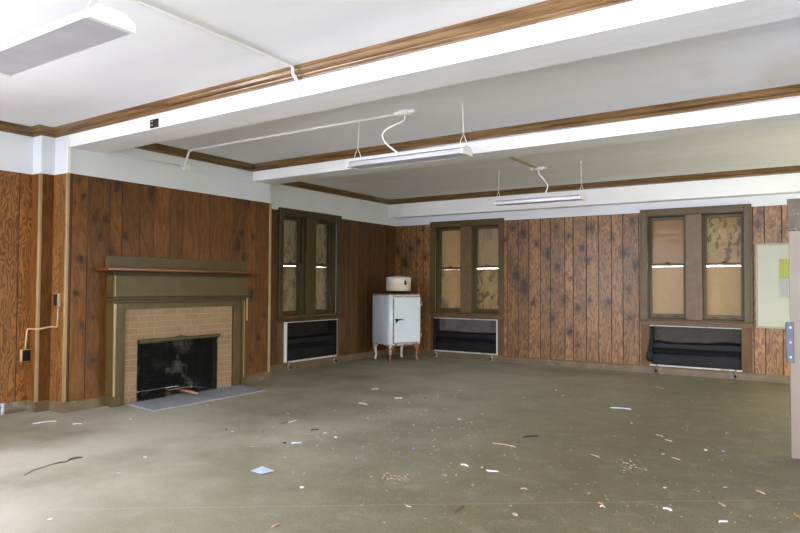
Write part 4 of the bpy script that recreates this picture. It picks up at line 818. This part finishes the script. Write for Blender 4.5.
L = [
 ('sheet', [(250.6,471.3),(262.3,467.5),(274.5,471.3),(261.5,475)], SKY, 'pale blue square sheet of paper lying flat on the open floor', 'paper'),
 ('chip', [(411,395.8)], YEL, 'yellow chip on the floor in front of the refrigerator', 'chip'),
 ('scrap', [(421,393.5)], BLU, 'blue scrap just beyond the yellow chip before the refrigerator', 'scrap'),
 ('slip', [(394.5,398.6),(402,398.2)], SKY, 'light blue strip beside the yellow chip before the refrigerator', 'strip'),
 ('lump', [(424.5,399)], BRN, 'brown crumpled lump beside the yellow chip before the refrigerator', 'lump'),
 ('slip', [(371.5,389.6),(378.5,389.2)], WHT, 'white strip on the dark floor below the refrigerator', 'strip'),
 ('slip', [(359,403.3),(367,404.8)], WHT, 'white strip lying alone mid-floor before the left window', 'strip'),
 ('scrap', [(334.7,411.3)], WHT, 'white scrap mid-floor before the left window heater', 'scrap'),
 ('scrap', [(367.5,418.5)], WHT, 'small white scrap alone at the centre of the floor', 'scrap'),
 ('lump', [(335.6,438)], WHT, 'white crumpled ball, right-hand of the two near the dark strips', 'lump'),
 ('lump', [(325.3,434)], WHT, 'white crumpled ball beside the dark strip mid-floor', 'lump'),
 ('scrap', [(459.4,420.3)], SKY, 'pale scrap in the dusty patch before the middle window', 'scrap'),
 ('lump', [(414.2,449.4)], BLU, 'blue crumpled bit alone mid-floor', 'lump'),
 ('chip', [(356.3,459.1)], BLU, 'flat blue chip next to a tan chip mid-floor', 'chip'),
 ('chip', [(365,461.2)], TAN, 'tan chip next to a flat blue chip mid-floor', 'chip'),
 ('strip', [(461,464.8),(468,466.6)], WHT, 'short white splinter beside the centre of the floor', 'splinter'),
 ('scrap', [(444.4,476.4)], TAN, 'pale tan scrap nearest below the short white splinter', 'scrap'),
 ('scrap', [(431.3,455.4)], PNK, 'pinkish scrap right of the blue crumpled bit', 'scrap'),
 ('lump', [(225.9,430.6)], BLU, 'dark blue bit on the floor before the hearth slab', 'lump'),
 ('scrap', [(232.3,432.3)], WHT, 'white scrap touching the dark blue bit before the hearth', 'scrap'),
 ('slip', [(261.8,433),(263.2,429)], TAN, 'short tan strip standing away from the hearth slab', 'strip'),
 ('strip', [(281,424.3),(288,422.7)], BRN, 'reddish brown strip end to end with a white strip', 'strip'),
 ('slip', [(288,423.2),(296.5,421)], WHT, 'white strip end to end with a reddish brown strip', 'strip'),
 ('strip', [(310.5,430.9),(318.5,430)], BLK, 'black strip among white crumpled balls mid-floor', 'strip'),
 ('strip', [(306,435),(313,433.8)], PNK, 'pinkish strip beside the black strip mid-floor', 'strip'),
 ('lump', [(284.8,443.8)], BLK, 'black lump beside a blue-white strip', 'lump'),
 ('slip', [(291.5,443.6),(301.5,443.3)], SKY, 'blue-white strip beside a black lump', 'strip'),
 ('chip', [(288.2,446.9)], SKY, 'pale blue chip just below the black lump', 'chip'),
 ('strip', [(247.5,447.2),(259,447.2)], TAN, 'thin tan splinter above the pale blue square sheet', 'splinter'),
 ('scrap', [(287.8,414.4)], WHT, 'white scrap on the floor right of the hearth slab', 'scrap'),
 ('scrap', [(243,408.8)], TAN, 'pale tan scrap close to the front edge of the hearth slab', 'scrap'),
 ('scrap', [(207.5,406.2)], WHT, 'white scrap just in front of the hearth slab edge', 'scrap'),
 ('lump', [(302.2,488.5)], WHT, 'small white lump below and right of the pale blue sheet', 'lump'),
 ('lump', [(556,390.7)], WHT, 'small white lump before the knotty panelling, beyond a white scrap', 'lump'),
 ('scrap', [(563.3,396.5)], WHT, 'bright white scrap before the knotty panelling', 'scrap'),
 ('scrap', [(523.8,398.2)], GRY, 'greyish scrap alone on the dark floor before the knotty panelling', 'scrap'),
 ('slip', [(610.5,408),(631,409.6)], SKY, 'long pale strip on the dark floor before the right-hand window', 'strip'),
 ('cup', [(631.2,424)], PNK, 'pale crushed cup on the dark floor below the long pale strip', 'cup'),
 ('strip', [(523,437.6),(538,436.4)], BLK, 'thin black strip across the dusty mid-floor', 'strip'),
 ('strip', [(493,443.7),(516,447.2)], TAN, 'long tan splinter under the thin black strip', 'splinter'),
 ('strip', [(486.5,471),(498.5,472.3)], WHT, 'bright white splinter on the dusty floor right of centre', 'splinter'),
 ('strip', [(591,455),(599,457.6)], TAN, 'tan splinter at the edge of the dark floor', 'splinter'),
 ('chip', [(630.4,468.8)], ORG, 'reddish chip on the dark floor beside a grey scrap', 'chip'),
 ('scrap', [(625.6,464)], GRY, 'grey scrap on the dark floor beside a reddish chip', 'scrap'),
 ('slip', [(655.5,387),(664,389.2)], YEL, 'yellow strip on the floor before the torn heater', 'strip'),
 ('strip', [(656.5,435.4),(663,437.2)], TAN, 'tan splinter lying next to a pink one on the dark floor', 'splinter'),
 ('strip', [(665,440.2),(672,442)], PNK, 'pink splinter lying next to a tan one on the dark floor', 'splinter'),
 ('lump', [(726.7,434.1)], TAN, 'small tan lump on the dark floor before the door', 'lump'),
 ('lump', [(723,451.9)], BLU, 'blue-grey lump on the dark floor before the door', 'lump'),
 ('lump', [(705.7,450.7)], WHT, 'tiny white lump left of the blue-grey lump', 'lump'),
 ('strip', [(672,458),(680,460.2)], TAN, 'tan splinter below the pink splinter on the dark floor', 'splinter'),
 ('scrap', [(757.3,430)], TAN, 'tan scrap close to the foot of the door', 'scrap'),
 ('scrap', [(663,454.8)], GRY, 'grey scrap on the dark floor beside the lowest tan splinter', 'scrap'),
 ('slip', [(663,508.8),(672,511.2)], WHT, 'white strip near the lower right of the floor', 'strip'),
 ('strip', [(719,503.6),(725,506.8)], TAN, 'short tan splinter right of the lower white strip', 'splinter'),
 ('strip', [(756.5,491.4),(765,494.6)], PNK, 'pinkish splinter on the floor below the door foot', 'splinter'),
 ('scrap', [(725,488.6)], GRY, 'grey scrap above the short tan splinter', 'scrap'),
 ('strip', [(794,514.5),(806,521)], ORG, 'orange splinter at the right edge of the floor', 'splinter'),
 ('slip', [(719,522.6),(727.5,522.2)], WHT, 'thin white strip lowest on the floor near the door side', 'strip'),
 ('scrap', [(665,488.4)], WHT, 'small white scrap above the lower white strip', 'scrap'),
 ('strip', [(598,503.2),(603,505)], ORG, 'orange chip of wood touching a white scrap', 'splinter'),
 ('scrap', [(602.4,508)], WHT, 'white scrap touching an orange chip of wood', 'scrap'),
 ('strip', [(521,489),(527,489.8)], TAN, 'small tan splinter below the bright white splinter', 'splinter'),
 ('scrap', [(515,516)], TAN, 'tan scrap on the near floor right of the dark stick', 'scrap'),
 ('strip', [(453.5,514.2),(463.5,507)], BRN, 'brown stick lying on the near floor', 'stick'),
 ('strip', [(271.5,528.2),(279.5,524.8)], TAN, 'tan stick at the bottom edge of the floor', 'stick'),
 ('scrap', [(408.6,507.2)], WHT, 'white scrap on the near floor left of the brown stick', 'scrap'),
 ('strip', [(32.5,424.2),(56,421.5)], WHT, 'long white splinter before the front left baseboard', 'splinter'),
 ('chip', [(93,425)], ORG, 'orange chip on the floor before the chimney corner', 'chip'),
 ('strip', [(73,424.6),(82,424.3)], WHT, 'pale splinter between the long white one and the orange chip', 'splinter'),
 ('scrap', [(50,521)], WHT, 'white scrap at the lower left of the floor', 'scrap'),
 ('scrap', [(130.7,420)], WHT, 'bright white scrap on the floor left of the hearth slab', 'scrap'),
 ('lump', [(145,458)], WHT, 'white lump on the open floor below the hearth slab', 'lump'),
 ('scrap', [(119,474)], WHT, 'small white scrap below the white lump on the open floor', 'scrap'),
 ('scrap', [(106,407.5),(110,406.6)], WHT, 'white plaster flake at the foot of the mantel', 'flake'),
 ('lump', [(579.7,368)], BLK, 'dark lump against the back baseboard, larger of two', 'lump'),
 ('scrap', [(594,369)], BLK, 'small dark scrap against the back baseboard', 'scrap'),
 ('lump', [(427,357.5)], WHT, 'white bit against the baseboard right of the refrigerator', 'lump'),
 ('lump', [(444,358.5)], WHT, 'white lump under the framed heater', 'lump'),
 ('scrap', [(460.7,391.3)], WHT, 'white scrap on the dark floor before the framed heater', 'scrap'),
 ('scrap', [(436.5,398.2)], GRY, 'grey scrap right of the brown crumpled lump', 'scrap'),
]
for i, (k, pts, col, lab, cat) in enumerate(L): litter(k, pts, col, lab, cat, 100+i)
# a dark string on the near left floor
B = MB(); P = [flr(x, y) for x, y in ((24,476),(33,471),(44,467.5),(52,465),(60,463),(66,462.5),(70,460),(76,458.5),(83,457.8))]
B.tube([p+Vector((0, 0, .005)) for p in P], [.002,.003,.0025,.003,.005,.003,.008,.010,.003], 7)
tag(B.build('dark_string', dmat((.10,.095,.09)), org=P[4]), 'frayed dark string lying on the near left floor', 'string')
# crumbs of plaster and dirt nobody could count
def crumbs(name, n, region, col, label, seed, smin=.0022, smax=.0062):
    rnd = random.Random(seed); B = MB(); k = 0
    while k < n:
        x, y = region(rnd); p = flr(x, y)
        if not (XA+.1 < p.x < 1.5 and 1.2 < p.y < YK-.1) or (p.x < XB+.1 and p.y > 3.4): continue
        if -6.45 < p.x < -5.72 and 4.1 < p.y < 5.9: continue
        s = rnd.uniform(smin, smax)*(1+p.y*.06)
        c = p+Vector((0, 0, s*.5)); B.add([c+Vector((rnd.uniform(-1, 1)*1.4, rnd.uniform(-1, 1)*1.4, rnd.uniform(-.5, .6)))*s for _ in range(4)], [(0, 1, 2), (0, 2, 3), (0, 3, 1), (1, 3, 2)]); k += 1
    o = tag(B.build(name, dmat(col)), label, 'crumbs'); o['kind'] = 'stuff'
crumbs('pale_crumbs', 620, lambda r: (r.gauss(360, 130), r.gauss(418, 28)), (.50,.49,.46), 'pale plaster crumbs sprinkled over the dusty floor', 1)
crumbs('tan_crumbs', 420, lambda r: (r.uniform(360, 790), r.uniform(395, 525)), (.38,.30,.20), 'tan wood crumbs sprinkled over the floor towards the door', 2)
crumbs('pinkish_crumbs', 70, lambda r: (r.gauss(400, 11), r.gauss(478, 2.5)), (.52,.36,.27), 'pinkish crumbs clustered on the near floor', 3, .003, .007)
crumbs('grey_crumbs', 60, lambda r: (r.gauss(628, 7), r.gauss(467, 3)), (.42,.38,.33), 'pale rubble crumbs clustered around the reddish chip', 4, .003, .007)

# ------------------------------------------------------------------ daylight
w = bpy.data.worlds.new('daylight'); bpy.context.scene.world = w; w.use_nodes = True; nt = w.node_tree; N, Lk = nt.nodes, nt.links
bg = N['Background']; tc = N.new('ShaderNodeTexCoord'); sp = N.new('ShaderNodeSeparateXYZ'); Lk.new(tc.outputs['Generated'], sp.inputs[0])
def mr(s, a, b):
    x = N.new('ShaderNodeMapRange'); x.clamp = True; Lk.new(s, x.inputs[0]); x.inputs[1].default_value = a; x.inputs[2].default_value = b; x.interpolation_type = 'SMOOTHSTEP'; return x.outputs[0]
def mx(f, a, b):
    x = N.new('ShaderNodeMix'); x.data_type = 'RGBA'; Lk.new(f, x.inputs[0])
    for i, v in ((6, a), (7, b)):
        if isinstance(v, tuple): x.inputs[i].default_value = (*v, 1)
        else: Lk.new(v, x.inputs[i])
    return x.outputs[2]
SKYC, HOR, GND, TREE = (.87, .90, 1.13), (.99, .98, 1.085), (.93, .925, 1.03), (.47, .46, .39)
up = mx(mr(sp.outputs[2], .0, .6), HOR, SKYC); allc = mx(mr(sp.outputs[2], -.06, .02), GND, up)
tree = mx(mr(sp.outputs[2], .35, .75), TREE, (.84, .86, .88)); tree = mx(mr(sp.outputs[2], -.06, .02), (.18, .185, .12), tree)
allc = mx(mr(sp.outputs[0], .25, .6), allc, tree)                          # trees crowd the garden on the right-hand side of the house
Lk.new(allc, bg.inputs['Color']); bg.inputs['Strength'].default_value = 40.0

sc = bpy.context.scene
sc.view_settings.view_transform = 'Standard'; sc.view_settings.look = 'None'; sc.view_settings.gamma = 1; sc.view_settings.use_curve_mapping = False
sc.view_settings.exposure = 0.0
cy = sc.cycles; cy.use_denoising = True; cy.max_bounces = 14; cy.diffuse_bounces = 8; cy.glossy_bounces = 4; cy.transmission_bounces = 6; cy.transparent_max_bounces = 12; cy.sample_clamp_indirect = 12
cy.caustics_reflective = False; cy.caustics_refractive = False
